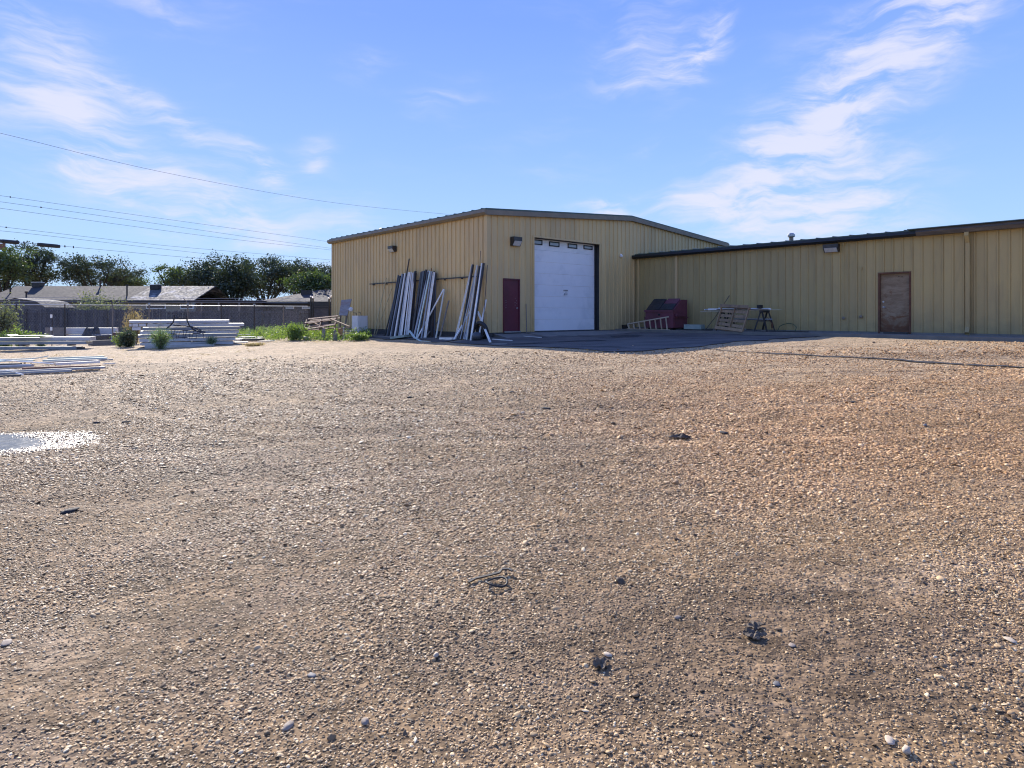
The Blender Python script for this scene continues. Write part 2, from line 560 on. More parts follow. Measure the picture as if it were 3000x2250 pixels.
def leaf_material(name, c1, c2, trans=.45):
    m = bpy.data.materials.new(name)
    m.use_nodes = True
    N = NT(m.node_tree)
    m.node_tree.nodes.clear()
    gp = N.n('ShaderNodeNewGeometry')
    col = N.mix(gp.outputs['Random Per Island'], c1, c2)
    d = N.n('ShaderNodeBsdfDiffuse'); t = N.n('ShaderNodeBsdfTranslucent')
    g = N.n('ShaderNodeBsdfGlossy'); g.inputs['Roughness'].default_value = .45
    g.inputs['Color'].default_value = (.9, .9, .9, 1)
    N.l(col, d.inputs[0])
    tc = N.mix(1.0, col, (1.15, 1.25, .55), 'MULTIPLY')
    N.l(tc, t.inputs[0])
    a = N.n('ShaderNodeMixShader'); a.inputs[0].default_value = trans
    N.l(d.outputs[0], a.inputs[1]); N.l(t.outputs[0], a.inputs[2])
    b = N.n('ShaderNodeMixShader'); b.inputs[0].default_value = .06
    N.l(a.outputs[0], b.inputs[1]); N.l(g.outputs[0], b.inputs[2])
    o = N.n('ShaderNodeOutputMaterial')
    N.l(b.outputs[0], o.inputs[0])
    return m


M['leaf_dark'] = leaf_material('dark_tree_leaves', (.022, .034, .014), (.060, .080, .030), .28)
M['leaf_mid'] = leaf_material('green_tree_leaves', (.045, .072, .022), (.11, .15, .04), .4)
M['leaf_weed'] = leaf_material('weed_leaves', (.13, .21, .05), (.26, .33, .09), .5)
M['leaf_grey'] = leaf_material('grey_green_leaves', (.12, .14, .08), (.22, .23, .14), .4)
M['leaf_bush'] = leaf_material('wispy_bush_leaves', (.14, .20, .08), (.22, .30, .12), .5)
M['straw'] = leaf_material('dry_grass', (.34, .24, .13), (.48, .36, .22), .4)
M['thistle'] = leaf_material('dark_tumbleweed', (.05, .075, .05), (.10, .13, .075), .35)


def rusty_door_material():
    m = bpy.data.materials.new('rusting_tan_door')
    m.use_nodes = True
    N = NT(m.node_tree)
    bs = m.node_tree.nodes['Principled BSDF']
    gp = N.n('ShaderNodeNewGeometry').outputs['Position']
    _, _, z = N.sep(gp)
    n1 = N.noise(N.mapping(gp, scale=(1, 1, 2.4)), 2.2, 7, .65, .6)
    col = N.mix(N.mapr(n1, .35, .66), (.20, .135, .075), (.30, .225, .14))
    n2 = N.noise(N.mapping(gp, scale=(1, 1, 1.6)), 1.7, 7, .7, .8)
    thr = N.mapr(z, 0, 1.6, .42, .62, False)
    rustm = N.mapr(N.m('SUBTRACT', n2, thr), -.02, .10)
    col = N.mix(N.m('MULTIPLY', rustm, .85), col, (.16, .06, .018))
    low = N.m('MULTIPLY', N.mapr(z, .1, .75, 1, 0), N.mapr(n1, .38, .6))
    col = N.mix(N.m('MULTIPLY', low, .8), col, (.10, .035, .012))
    N.l(col, bs.inputs['Base Color'])
    bs.inputs['Roughness'].default_value = .7
    return m


M['door_rusty'] = rusty_door_material()


def ground_material():
    m = bpy.data.materials.new('gravel_yard')
    m.use_nodes = True
    N = NT(m.node_tree)
    bs = m.node_tree.nodes['Principled BSDF']
    gp = N.n('ShaderNodeNewGeometry').outputs['Position']
    x, y, z = N.sep(gp)
    p2 = N.comb(x, y)
    # single stones (cells)
    vo = N.n('ShaderNodeTexVoronoi')
    N.l(p2, vo.inputs['Vector']); vo.inputs['Scale'].default_value = 80
    vo2 = N.n('ShaderNodeTexVoronoi')
    N.l(p2, vo2.inputs['Vector']); vo2.inputs['Scale'].default_value = 33
    vo3 = N.n('ShaderNodeTexVoronoi')
    N.l(p2, vo3.inputs['Vector']); vo3.inputs['Scale'].default_value = 14
    big = N.noise(p2, .16, 5, .55)
    mid = N.noise(N.mapping(p2, scale=(.8, 1.5, 1)), .9, 7, .65, .5)
    fine = N.noise(p2, 9, 6, .7)
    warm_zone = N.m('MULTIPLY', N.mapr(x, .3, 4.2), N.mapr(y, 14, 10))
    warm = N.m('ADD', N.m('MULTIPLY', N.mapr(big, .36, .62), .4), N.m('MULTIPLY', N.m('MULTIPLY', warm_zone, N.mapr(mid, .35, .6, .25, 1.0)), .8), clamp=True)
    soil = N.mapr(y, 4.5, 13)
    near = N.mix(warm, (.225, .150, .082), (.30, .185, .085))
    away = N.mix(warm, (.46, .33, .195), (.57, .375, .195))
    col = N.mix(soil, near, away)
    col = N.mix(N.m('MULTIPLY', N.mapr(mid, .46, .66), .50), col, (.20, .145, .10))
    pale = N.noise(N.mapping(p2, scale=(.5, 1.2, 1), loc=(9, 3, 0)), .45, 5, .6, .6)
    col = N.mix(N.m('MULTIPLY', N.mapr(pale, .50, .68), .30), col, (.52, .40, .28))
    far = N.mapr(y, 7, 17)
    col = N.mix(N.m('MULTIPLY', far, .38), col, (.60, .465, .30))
    # oily stains and old wheel tracks
    for (sx_, sy_, ra_, rb_, am_) in ((.75, 2.45, 1.25, .55, .30), (11.5, 14.0, 4.5, 1.1, .38), (7.0, 11.3, 2.6, .10, .45), (5.2, 12.6, 1.3, .22, .3), (-2.6, 5.4, .9, .25, .3), (1.2, 8.3, 1.2, .5, .22), (-9.5, 17.0, 3.0, .9, .32), (9.5, 17.6, 3.0, .35, .25)):
        ex = N.m('DIVIDE', N.m('SUBTRACT', x, sx_), ra_); ey = N.m('DIVIDE', N.m('SUBTRACT', y, sy_), rb_)
        rr_ = N.m('ADD', N.m('ADD', N.m('MULTIPLY', ex, ex), N.m('MULTIPLY', ey, ey)), N.m('MULTIPLY', N.m('SUBTRACT', mid, .5), 2.2))
        col = N.mix(N.m('MULTIPLY', N.mapr(rr_, 1.35, .35), am_), col, (.13, .10, .075))
    # tone of each stone
    cs = N.sep(vo2.outputs['Color'])
    cs1 = N.sep(vo.outputs['Color'])
    cs3 = N.sep(vo3.outputs['Color'])
    tone = N.m('ADD', N.m('ADD', N.m('MULTIPLY', cs[0], .45), N.m('MULTIPLY', cs1[0], .45)), N.m('MULTIPLY', cs3[0], .35))
    tone = N.m('MULTIPLY', N.mapr(tone, 0.05, 1.2, .45, 1.62, False), N.mapr(fine, .3, .7, .82, 1.18))
    rough_ = N.noise(N.mapping(p2, scale=(.7, 1.6, 1), loc=(3, 5, 0)), 3.2, 7, .72, .4)
    tone = N.m('MULTIPLY', tone, N.mapr(rough_, .36, .62, .62, 1.12))
    sc_ = N.n('ShaderNodeVectorMath', operation='SCALE')
    N.l(col, sc_.inputs[0]); N.l(tone, sc_.inputs['Scale'])
    # paving near the doors and damp, dark patches
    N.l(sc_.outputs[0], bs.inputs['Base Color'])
    damp = N.mapr(N.noise(p2, .8, 5, .6, .8), .56, .68)
    lx_ = N.m('DIVIDE', N.m('ADD', x, 2.0), .62); ly_ = N.m('DIVIDE', N.m('SUBTRACT', y, 2.45), .62)
    lr_ = N.m('ADD', N.m('ADD', N.m('MULTIPLY', lx_, lx_), N.m('MULTIPLY', ly_, ly_)), N.m('MULTIPLY', N.m('SUBTRACT', mid, .5), 3.0))
    wetl = N.m('MULTIPLY', N.mapr(lr_, 1.2, .1), N.mapr(fine, .35, .6))
    # soaked rim of the puddle
    dx = N.m('DIVIDE', N.m('ADD', x, 5.80), 1.30); dy = N.m('DIVIDE', N.m('SUBTRACT', y, 6.75), .72)
    rim = N.mapr(N.m('ADD', N.m('ADD', N.m('MULTIPLY', dx, dx), N.m('MULTIPLY', dy, dy)), N.m('MULTIPLY', N.m('SUBTRACT', fine, .5), .6)), 1.15, .75)
    wet = N.m('MAXIMUM', N.m('MULTIPLY', wetl, .22), rim)
    N.l(N.mapr(wet, 0, 1, .78, .34), bs.inputs['Roughness'])
    N.l(N.mapr(wet, 0, 1, .08, 1.0), bs.inputs['Specular IOR Level'])
    h = N.m('ADD', N.m('MULTIPLY', N.mapr(vo.outputs['Distance'], 0, .8, 1, 0), .008), N.m('MULTIPLY', N.mapr(vo2.outputs['Distance'], 0, .8, 1, 0), .018))
    h = N.m('ADD', h, N.m('MULTIPLY', N.mapr(vo3.outputs['Distance'], 0, .8, 1, 0), .022))
    h = N.m('MULTIPLY', h, N.mapr(y, 2.5, 10, .25, 1.0))
    h = N.m('ADD', h, N.m('MULTIPLY', mid, .04))
    bn = N.n('ShaderNodeBump')
    bn.inputs['Strength'].default_value = .9
    bn.inputs['Distance'].default_value = 1.0
    N.l(h, bn.inputs['Height'])
    N.l(bn.outputs[0], bs.inputs['Normal'])
    return m


def pebble_material():
    m = bpy.data.materials.new('pebbles')
    m.use_nodes = True
    N = NT(m.node_tree)
    bs = m.node_tree.nodes['Principled BSDF']
    at = N.n('ShaderNodeAttribute', attribute_type='INSTANCER', attribute_name='tone').outputs['Fac']
    at2 = N.n('ShaderNodeAttribute', attribute_type='INSTANCER', attribute_name='warm').outputs['Fac']
    cr = N.n('ShaderNodeValToRGB')
    e = cr.color_ramp.elements
    e[0].position = 0; e[0].color = (.07, .047, .024, 1)
    e[1].position = 1; e[1].color = (.93, .78, .50, 1)
    for p, c in ((.22, (.25, .162, .078, 1)), (.5, (.53, .365, .180, 1)), (.75, (.78, .58, .32, 1)), (.90, (.90, .71, .43, 1))):
        q = e.new(p); q.color = c
    N.l(at, cr.inputs[0])
    col = N.mix(at2, cr.outputs[0], (1.22, 1.0, .80), 'MULTIPLY')
    co = N.n('ShaderNodeTexCoord').outputs['Object']
    col = N.mix(N.mapr(N.noise(co, 1.6, 3), .3, .7, 0, .35), col, (.20, .15, .11))
    N.l(col, bs.inputs['Base Color'])
    wet = N.n('ShaderNodeAttribute', attribute_type='INSTANCER', attribute_name='wet').outputs['Fac']
    N.l(N.mapr(wet, 0, 1, .62, .30, False), bs.inputs['Roughness'])
    N.l(N.mapr(wet, 0, 1, .25, 1.0, False), bs.inputs['Specular IOR Level'])
    return m


M['ground'] = ground_material()
M['pebble'] = pebble_material()
M['asphalt_shade'] = material('old_asphalt_and_shade', (.14, .122, .108), (.072, .064, .058), .9, scale=.9, bump=.02, bscale=22, c3=(.022, .020, .019), c3amt=.9, c3scale=.55, stretch=(.6, 1.6, 1), detail=8)  # asphalt tone, also used for the painted shade of hall and eave


def water_material():
    m = bpy.data.materials.new('puddle_water')
    m.use_nodes = True
    N = NT(m.node_tree)
    bs = m.node_tree.nodes['Principled BSDF']
    bs.inputs['Base Color'].default_value = (.05, .045, .04, 1)
    bs.inputs['Roughness'].default_value = .24
    bs.inputs['IOR'].default_value = 1.33
    gp = N.n('ShaderNodeNewGeometry').outputs['Position']
    bn = N.n('ShaderNodeBump')
    bn.inputs['Strength'].default_value = .5
    bn.inputs['Distance'].default_value = .02
    N.l(N.noise(gp, 7, 4), bn.inputs['Height'])
    N.l(bn.outputs[0], bs.inputs['Normal'])
    return m


M['water'] = water_material()
# ------------------------------------------------------------------ ground
def build_ground():
    nr, na = 250, 420
    rr = np.concatenate([[0.0], np.geomspace(.4, 60, nr - 14), np.geomspace(70, 1500, 13)])
    aa = np.linspace(0, 2 * math.pi, na, endpoint=False)
    X = np.outer(rr, np.sin(aa)); Y = np.outer(rr, np.cos(aa))
    Z = terrain(X, Y)
    me = bpy.data.meshes.new('ground')
    v = np.stack([X, Y, Z], -1).reshape(-1, 3)
    i = np.arange(nr - 1)[:, None]; k = np.arange(na)[None, :]; k2 = (k + 1) % na
    f = np.stack([i * na + k, (i + 1) * na + k, (i + 1) * na + k2, i * na + k2], -1).reshape(-1, 4)
    f = f[na:]
    f = np.concatenate([f])
    me.from_pydata(v.tolist(), [], f.tolist())
    me.polygons.foreach_set('use_smooth', [True] * len(me.polygons))
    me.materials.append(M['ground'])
    o = bpy.data.objects.new('ground', me)
    COL.objects.link(o)
    tag(o, kind='structure')
    # keep normals up
    if me.polygons[0].normal.z < 0:
        me.flip_normals()


build_ground()


def drape(poly_fn, nu, nv, lift, name, m, label=None, kind='structure'):
    """a sheet that follows the ground, poly_fn(u, v) -> world x, y"""
    vs = []
    for i in range(nu + 1):
        for j in range(nv + 1):
            x, y = poly_fn(i / nu, j / nv)
            vs.append((x, y, tz(x, y) + lift))
    fs = [(i * (nv + 1) + j, (i + 1) * (nv + 1) + j, (i + 1) * (nv + 1) + j + 1, i * (nv + 1) + j + 1) for i in range(nu) for j in range(nv)]
    me = bpy.data.meshes.new(name)
    me.from_pydata(vs, [], fs)
    me.polygons.foreach_set('use_smooth', [True] * len(fs))
    me.materials.append(m)
    if me.polygons[0].normal.z < 0:
        me.flip_normals()
    o = bpy.data.objects.new(name, me)
    COL.objects.link(o)
    return tag(o, label, kind=kind)


def asph_shade(u, v):
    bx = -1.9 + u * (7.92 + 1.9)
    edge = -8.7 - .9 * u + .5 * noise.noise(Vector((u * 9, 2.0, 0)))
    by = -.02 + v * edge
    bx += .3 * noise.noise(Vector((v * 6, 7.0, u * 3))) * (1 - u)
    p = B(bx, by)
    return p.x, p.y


drape(asph_shade, 60, 50, .022, 'asphalt_shade', M['asphalt_shade'])  # old asphalt by the doors; dark sheet spread to paint in the hall's shadow


def eave_shade_strip(u, v):
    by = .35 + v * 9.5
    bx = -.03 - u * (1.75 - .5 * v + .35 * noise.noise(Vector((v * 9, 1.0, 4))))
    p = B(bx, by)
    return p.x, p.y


drape(eave_shade_strip, 8, 60, .026, 'asphalt_shade', M['asphalt_shade'])  # dark sheet painting in the eave's shadow along the left wall


def puddle():
    mb = MB()
    n = 48
    ring = []
    cx, cy = -5.75, 6.75
    zc = tz(cx, cy)
    level = zc + .036
    # a flat disc; the hollow of the yard cuts its outline
    mb.add([(cx + 1.1 * math.cos(2 * math.pi * k / n), cy + .6 * math.sin(2 * math.pi * k / n), level) for k in range(n)], [tuple(range(n))])
    o = solo('puddle', mb, M['water'], None, None, kind='structure')
    return level


puddle()


def crack():
    """the long dark seam in the yard at the right"""
    pts = [(2060, 1020), (2110, 1027), (2250, 1036), (2450, 1046), (2650, 1057), (2850, 1071), (3000, 1078), (3300, 1094)]
    P = [ground_at(*q) for q in pts]
    mb = MB()
    vs = []
    N_ = 160
    for i in range(N_ + 1):
        t = i / N_ * (len(P) - 1)
        k = min(int(t), len(P) - 2)
        p = P[k].lerp(P[k + 1], t - k)
        w = .07 + .06 * abs(noise.noise(Vector((i * .31, 0, 5)))) + (.02 if k > 1 else -.02)
        off = .05 * noise.noise(Vector((i * .2, 3, 1)))
        for s in (-1, 1):
            q = p + Vector((.2, 1, 0)) * (off + s * w * 1.5)
            vs.append((q.x, q.y, tz(q.x, q.y) + .018))
    mb.add(vs, [(2 * i, 2 * i + 1, 2 * i + 3, 2 * i + 2) for i in range(N_)])
    solo('ground_crack', mb, M['dirt_dark'], None, None, kind='structure')
    # tar patches and the small pothole in front of the dumpster
    for (px, py, rx, ry, nm) in ((1835, 986, .62, .42, 'pothole_patch'), (1700, 1001, .9, .14, 'asphalt_crack'), (1560, 1008, .8, .10, 'asphalt_crack')):
        c = ground_at(px, py)
        mb = MB()
        n = 26
        vs = []
        for k in range(n):
            a = 2 * math.pi * k / n
            r = 1 + .45 * noise.noise(Vector((math.cos(a) * 1.7, math.sin(a) * 1.7, px)))
            q = c + Vector((rx * r * math.cos(a), ry * r * math.sin(a) * 1.6, 0))
            vs.append((q.x, q.y, tz(q.x, q.y) + .034))
        mb.add(vs, [tuple(range(n))])
        solo(nm, mb, M['dirt_dark'], None, None, kind='structure')


crack()


# pebbles: a cloud of points that a node tree turns into stones
def pebbles():
    pts = []
    def sample(n, y0, y1, size, wide=1.0):
        # density even per square metre inside the wedge in view (with a margin for other viewpoints)
        yy = np.sqrt(rng.uniform(y0 ** 2, y1 ** 2, n))
        xx = rng.uniform(-1, 1, n) * (yy * .86 + .5)
        return xx, yy, np.full(n, size)
    ya = np.linspace(1.1, 20, 2000)
    rho = 17500 * np.minimum(1, (2.8 / ya) ** 1.95) * np.clip((20 - ya) / 9, 0, 1)
    cdf = np.cumsum(rho * (ya * 1.72 + 1.0)) * (ya[1] - ya[0])
    ntot = int(cdf[-1])
    Y = np.interp(rng.uniform(0, cdf[-1], ntot), cdf, ya)
    X = rng.uniform(-1, 1, ntot) * (Y * .86 + .5)
    S = .0036 + .00062 * np.maximum(Y - 1.5, 0)
    patch = np.zeros(len(X))
    for (wx, wy, ph, am) in ((.9, 1.3, 0, .5), (2.1, 1.7, 2, .3), (.35, .55, 4, .6), (4.3, 3.1, 1, .2)):
        patch += am * np.sin(X * wx + ph + 1.3 * np.sin(Y * wy * .7)) * np.sin(Y * wy + ph * 1.7 + .9 * np.sin(X * wx))
    keep = rng.uniform(0, 1, len(X)) < np.clip(.80 + .42 * patch, .2, 1)
    X, Y, S, patch = X[keep], Y[keep], S[keep], patch[keep]
    S = S * np.exp(rng.normal(0, .34, len(S))) * (1 + .22 * patch)
    bigm = rng.uniform(0, 1, len(S)) < .005
    S[bigm] *= rng.uniform(1.5, 2.3, bigm.sum())
    inpud = ((X + 5.75) / .8) ** 2 + ((Y - 6.75) / .38) ** 2 + rng.normal(0, .25, len(X)) < .45
    ok = ~inpud
    X, Y, S, patch = X[ok], Y[ok], S[ok], patch[ok]
    Z = terrain(X, Y) + S * rng.uniform(-.15, .45, len(S))
    n = len(X)
    stain = np.zeros(n)
    for (sx_, sy_, ra_, rb_, am_) in ((.75, 2.45, 1.25, .55, .24), (-2.6, 5.4, .9, .25, .2), (1.2, 8.3, 1.2, .5, .15), (7.0, 11.3, 2.6, .12, .3), (11.5, 14.0, 4.5, 1.1, .25)):
        stain += am_ * np.exp(-(((X - sx_) / ra_) ** 2 + ((Y - sy_) / rb_) ** 2))
    tone = np.clip(rng.normal(.50, .26, n) + .07 * patch - stain, 0, 1).astype(np.float32)
    warm = np.clip((X + .2 + 1.2 * patch) / 3.6, 0, 1) * np.clip((Y - 2.2 + patch) / 2.4, .12, 1)
    warm = np.clip(warm * .95 + rng.normal(0, .18, n) + .12, 0, 1).astype(np.float32)
    rimd = ((X + 5.80) / 1.30) ** 2 + ((Y - 6.75) / .72) ** 2
    lowd = ((X + 2.0) / .62) ** 2 + ((Y - 2.45) / .62) ** 2
    wn = np.sin(X * 1.9 + 1) * np.sin(Y * 2.3 + X)
    wet = np.where(rimd < 1 + .3 * rng.uniform(-1, 1, n), 1.0, np.clip(1.2 - lowd + .8 * patch, 0, .7) * (rng.uniform(0, 1, n) < .5)).astype(np.float32)
    me = bpy.data.meshes.new('gravel')
    me.vertices.add(n)
    me.vertices.foreach_set('co', np.stack([X, Y, Z], -1).astype(np.float32).ravel())
    for nm, arr in (('tone', tone), ('warm', warm), ('wet', wet), ('size', S.astype(np.float32))):
        a = me.attributes.new(nm, 'FLOAT', 'POINT')
        a.data.foreach_set('value', arr)
    rot = np.stack([rng.normal(0, .28, n), rng.normal(0, .28, n), rng.uniform(0, 6.28, n)], -1).astype(np.float32)
    a = me.attributes.new('turn', 'FLOAT_VECTOR', 'POINT')
    a.data.foreach_set('vector', rot.ravel())
    me.update()
    o = bpy.data.objects.new('gravel', me)
    COL.objects.link(o)
    tag(o, 'loose tan and brown pea gravel strewn over the yard in the foreground', 'gravel', kind='stuff')
    gt = bpy.data.node_groups.new('gravel_nodes', 'GeometryNodeTree')
    gt.interface.new_socket('Geometry', in_out='INPUT', socket_type='NodeSocketGeometry')
    gt.interface.new_socket('Geometry', in_out='OUTPUT', socket_type='NodeSocketGeometry')
    N = NT(gt)
    gi = N.n('NodeGroupInput'); go = N.n('NodeGroupOutput')
    join = N.n('GeometryNodeGeometryToInstance')
    for k, (sx, sy, sz) in enumerate(((1.3, .85, .34), (1.05, .95, .42), (1.6, .85, .28), (1.15, 1.0, .30), (.95, .85, .52))):
        ico = N.n('GeometryNodeMeshIcoSphere')
        ico.inputs['Radius'].default_value = 1
        ico.inputs['Subdivisions'].default_value = 2
        sp = N.n('GeometryNodeSetPosition')
        N.l(ico.outputs[0], sp.inputs['Geometry'])
        nz = N.n('ShaderNodeTexNoise'); nz.noise_dimensions = '4D'
        nz.inputs['W'].default_value = k * 3.7
        nz.inputs['Scale'].default_value = .9
        nz.inputs['Detail'].default_value = 1
        sub = N.n('ShaderNodeVectorMath', operation='SUBTRACT'); N.l(nz.outputs[1], sub.inputs[0]); sub.inputs[1].default_value = (.5, .5, .5)
        scl = N.n('ShaderNodeVectorMath', operation='SCALE'); N.l(sub.outputs[0], scl.inputs[0]); scl.inputs['Scale'].default_value = 1.3
        N.l(scl.outputs[0], sp.inputs['Offset'])
        tr = N.n('GeometryNodeTransform')
        N.l(sp.outputs[0], tr.inputs[0])
        tr.inputs['Scale'].default_value = (sx, sy, sz)
        sm = N.n('GeometryNodeSetMaterial'); sm.inputs['Material'].default_value = M['pebble']
        N.l(tr.outputs[0], sm.inputs[0])
        ss = N.n('GeometryNodeSetShadeSmooth')
        N.l(sm.outputs[0], ss.inputs[0])
        N.l(ss.outputs[0], join.inputs[0])
    io = N.n('GeometryNodeInstanceOnPoints')
    N.l(gi.outputs[0], io.inputs['Points'])
    N.l(join.outputs[0], io.inputs['Instance'])
    io.inputs['Pick Instance'].default_value = True
    def named(nm, typ):
        nd = N.n('GeometryNodeInputNamedAttribute'); nd.data_type = typ; nd.inputs[0].default_value = nm
        return nd.outputs[0]
    N.l(named('turn', 'FLOAT_VECTOR'), io.inputs['Rotation'])
    N.l(named('size', 'FLOAT'), io.inputs['Scale'])
    N.l(io.outputs[0], go.inputs[0])
    md = o.modifiers.new('gravel', 'NODES')
    md.node_group = gt


pebbles()

# ------------------------------------------------------------------ metal buildings
MOD = .305
PROF_ = ((0, -.006), (.010, .004), (.228, .004), (.240, .042), (.284, .042), (.295, -.006))


def siding(parent, fn, s0, s1, zbot, ztop, mat, openings=(), deep=1.0):
    """ribbed wall strips, each a part; fn(s, out, z) -> local point"""
    PROF = [(a, b * deep) for a, b in PROF_]
    k = int(math.floor(s0 / MOD))
    while k * MOD < s1 - 1e-6:
        a, b = max(s0, k * MOD), min(s1, (k + 1) * MOD)
        cuts = [a, b]
        for (o0, o1, oz0, oz1) in openings:
            for c in (o0, o1):
                if a + 1e-4 < c < b - 1e-4:
                    cuts.append(c)
        cuts.sort()
        for ca, cb in zip(cuts[:-1], cuts[1:]):
            mid = (ca + cb) / 2
            spans = [(zbot, None)]
            for (o0, o1, oz0, oz1) in openings:
                if o0 < mid < o1:
                    spans = [(oz1, None)] if oz0 <= zbot + .02 else [(zbot, oz0), (oz1, None)]
            for (za, zb) in spans:
                ss = [(ca, None)] + [(k * MOD + q, d) for q, d in PROF if ca < k * MOD + q < cb] + [(cb, None)]
                def dep(s):
                    q = s - k * MOD
                    pr = list(PROF) + [(MOD, -.006)]
                    for (q0, d0), (q1, d1) in zip(pr[:-1], pr[1:]):
                        if q0 <= q <= q1 + 1e-9:
                            return d0 + (d1 - d0) * (q - q0) / (q1 - q0)
                    return 0
                mb = MB()
                vs = []
                for s, d in ss:
                    dd = dep(s)
                    vs.append(fn(s, dd, za)); vs.append(fn(s, dd, zb if zb is not None else ztop(s)))
                mb.add(vs, [(2 * i, 2 * i + 2, 2 * i + 3, 2 * i + 1) for i in range(len(ss) - 1)])
                part('wall_panel', mb, mat, parent)
        k += 1


HALL_W, HALL_L, RX = 18.2, 13.75, 9.15
ZE, ZR = 4.80, 5.45            # top of the siding at eave and ridge


def zroof(x):
    return ZE + (ZR - ZE) * (1 - abs(x - RX) / RX)


hall = empty('metal_building', C0, TH, 'tall tan metal hall with low gable, white overhead door and maroon side door', 'building')
# openings
dx0, _ = on_front(1564, 800); dx1, _ = on_front(1755, 800)
_, dzt = on_front(1564, 695)
mx0, _ = on_front(1473, 900); mx1, _ = on_front(1521.5, 900)
_, mzt = on_front(1473, 815)
OPN = [(dx0, dx1, 0, dzt), (mx0, mx1, 0, mzt)]
siding(hall, lambda s, d, z: Vector((s, -d, z)), 0.06, WX + .3, 0.0, lambda s: zroof(s), M['siding'], OPN, deep=.8)
siding(hall, lambda s, d, z: Vector((s, -d, z)), WX + .3, HALL_W, 3.3, lambda s: zroof(s), M['siding'])
siding(hall, lambda s, d, z: Vector((-d, s, z)), 0.06, HALL_L, 0.0, lambda s: ZE, M['siding'])
mb = MB()
mb.box((HALL_W - .05, .01, -.3), (HALL_W, HALL_L, ZE))
mb.prism([(.02, -.3), (HALL_W - .06, -.3), (HALL_W - .06, ZE), (RX, ZR), (.02, ZE)], HALL_L - .02, HALL_L + .02)
part('rear_wall', mb, M['siding'], hall)
# roof
mb = MB()
OH = .14
zt = lambda x: zroof(x) + .10
for sx in (-1, 1):
    xe = -OH if sx < 0 else HALL_W + OH
    ze = zt(0) - OH * (ZR - ZE) / RX
    xr = RX
    y0, y1 = -.12, HALL_L + .12
    mb.add([(xe, y0, ze), (xr, y0, ZR + .10), (xr, y1, ZR + .10), (xe, y1, ze), (xe, y0, ze + .07), (xr, y0, ZR + .17), (xr, y1, ZR + .17), (xe, y1, ze + .07)],
           [(0, 1, 2, 3), (4, 7, 6, 5), (0, 4, 5, 1), (2, 6, 7, 3), (0, 3, 7, 4)])
    yy = .2
    while yy < HALL_L:
        mb.add([(xe, yy - .04, ze + .072), (xr, yy - .04, ZR + .172), (xr, yy, ZR + .205), (xe, yy, ze + .105), (xr, yy + .04, ZR + .172), (xe, yy + .04, ze + .072)],
               [(0, 1, 2, 3), (3, 2, 4, 5), (0, 3, 5)])
        yy += .61
rf = part('roof', mb, M['roof_green'], hall)
# gutter on the eave and trim up the gable rake
mb = MB()
mb.prism([(-OH - .10, ZE + .10), (-OH - .12, ZE - .02), (-OH - .02, ZE - .10), (-.035, ZE - .10), (-.035, ZE + .075), (-OH - .03, ZE + .075)], -.15, HALL_L + .15)
part('gutter', mb, M['trim'], hall)
mb = MB()
for xa, xb in ((-.16, RX), (RX, HALL_W + .16)):
    za_, zb_ = zroof(xa), zroof(xb)
    y0, y1 = -.165, -.045
    lo, hi = -.10, .095
    mb.add([(xa, y0, za_ + lo), (xb, y0, zb_ + lo), (xb, y1, zb_ + lo), (xa, y1, za_ + lo), (xa, y0, za_ + hi), (xb, y0, zb_ + hi), (xb, y1, zb_ + hi), (xa, y1, za_ + hi)],
           [(0, 3, 2, 1), (4, 5, 6, 7), (0, 1, 5, 4), (1, 2, 6, 5), (2, 3, 7, 6), (3, 0, 4, 7)])
part('rake_trim', mb, M['trim'], hall)
mb = MB()
mb.box((-.045, -.045, 0), (.12, -.038, ZE - .1)).box((-.045, -.038, 0), (-.038, .12, ZE - .1))
part('corner_trim', mb, M['siding'], hall)
mb = MB()
mb.box((-.045, HALL_L - .12, 0), (-.037, HALL_L + .02, ZE - .1))
part('corner_trim', mb, M['siding'], hall)
# foundation showing under the siding
mb = MB()
mb.box((-.025, .0, -1.0), (.3, HALL_L, -.003)).box((.3, -.012, -1.0), (WX + 1, .3, -.003))
part('foundation', mb, M['plinth'], hall)
# overhead door
od_y = .26
mb = MB()
mb.box((dx0, .0, dzt), (dx1, od_y + .1, dzt + .04)).box((dx0 - .03, 0, 0), (dx0, od_y + .1, dzt)).box((dx1, 0, 0), (dx1 + .03, od_y + .1, dzt))
od = part('overhead_door', mb, M['black_trim'], hall)
mb = MB()
for a, b in (((dx0 - .07, -.045, dzt + .002), (dx1 + .07, -.004, dzt + .07)),):
    mb.box(a, b)
mb.box((dx1 + .002, -.045, 0), (dx1 + .07, -.004, dzt)); mb.box((dx0 - .07, -.045, 0), (dx0 - .002, -.004, dzt))
part('door_trim', mb, M['siding'], od)
wins = [(1562, 1588, 701, 716), (1608, 1638, 707, 721), (1663, 1690, 713, 726.5), (1709, 1735, 718, 730)]
wl = []
for (a, b, c, d) in wins:
    xa, z1 = on_front(a, c, -od_y); xb, _ = on_front(b, c, -od_y); _, z0 = on_front(a, d, -od_y)
    wl.append((max(xa, dx0 + .02), xb, z0, z1))
nsec = 8
hs = dzt / nsec
GX = dx1 - .012
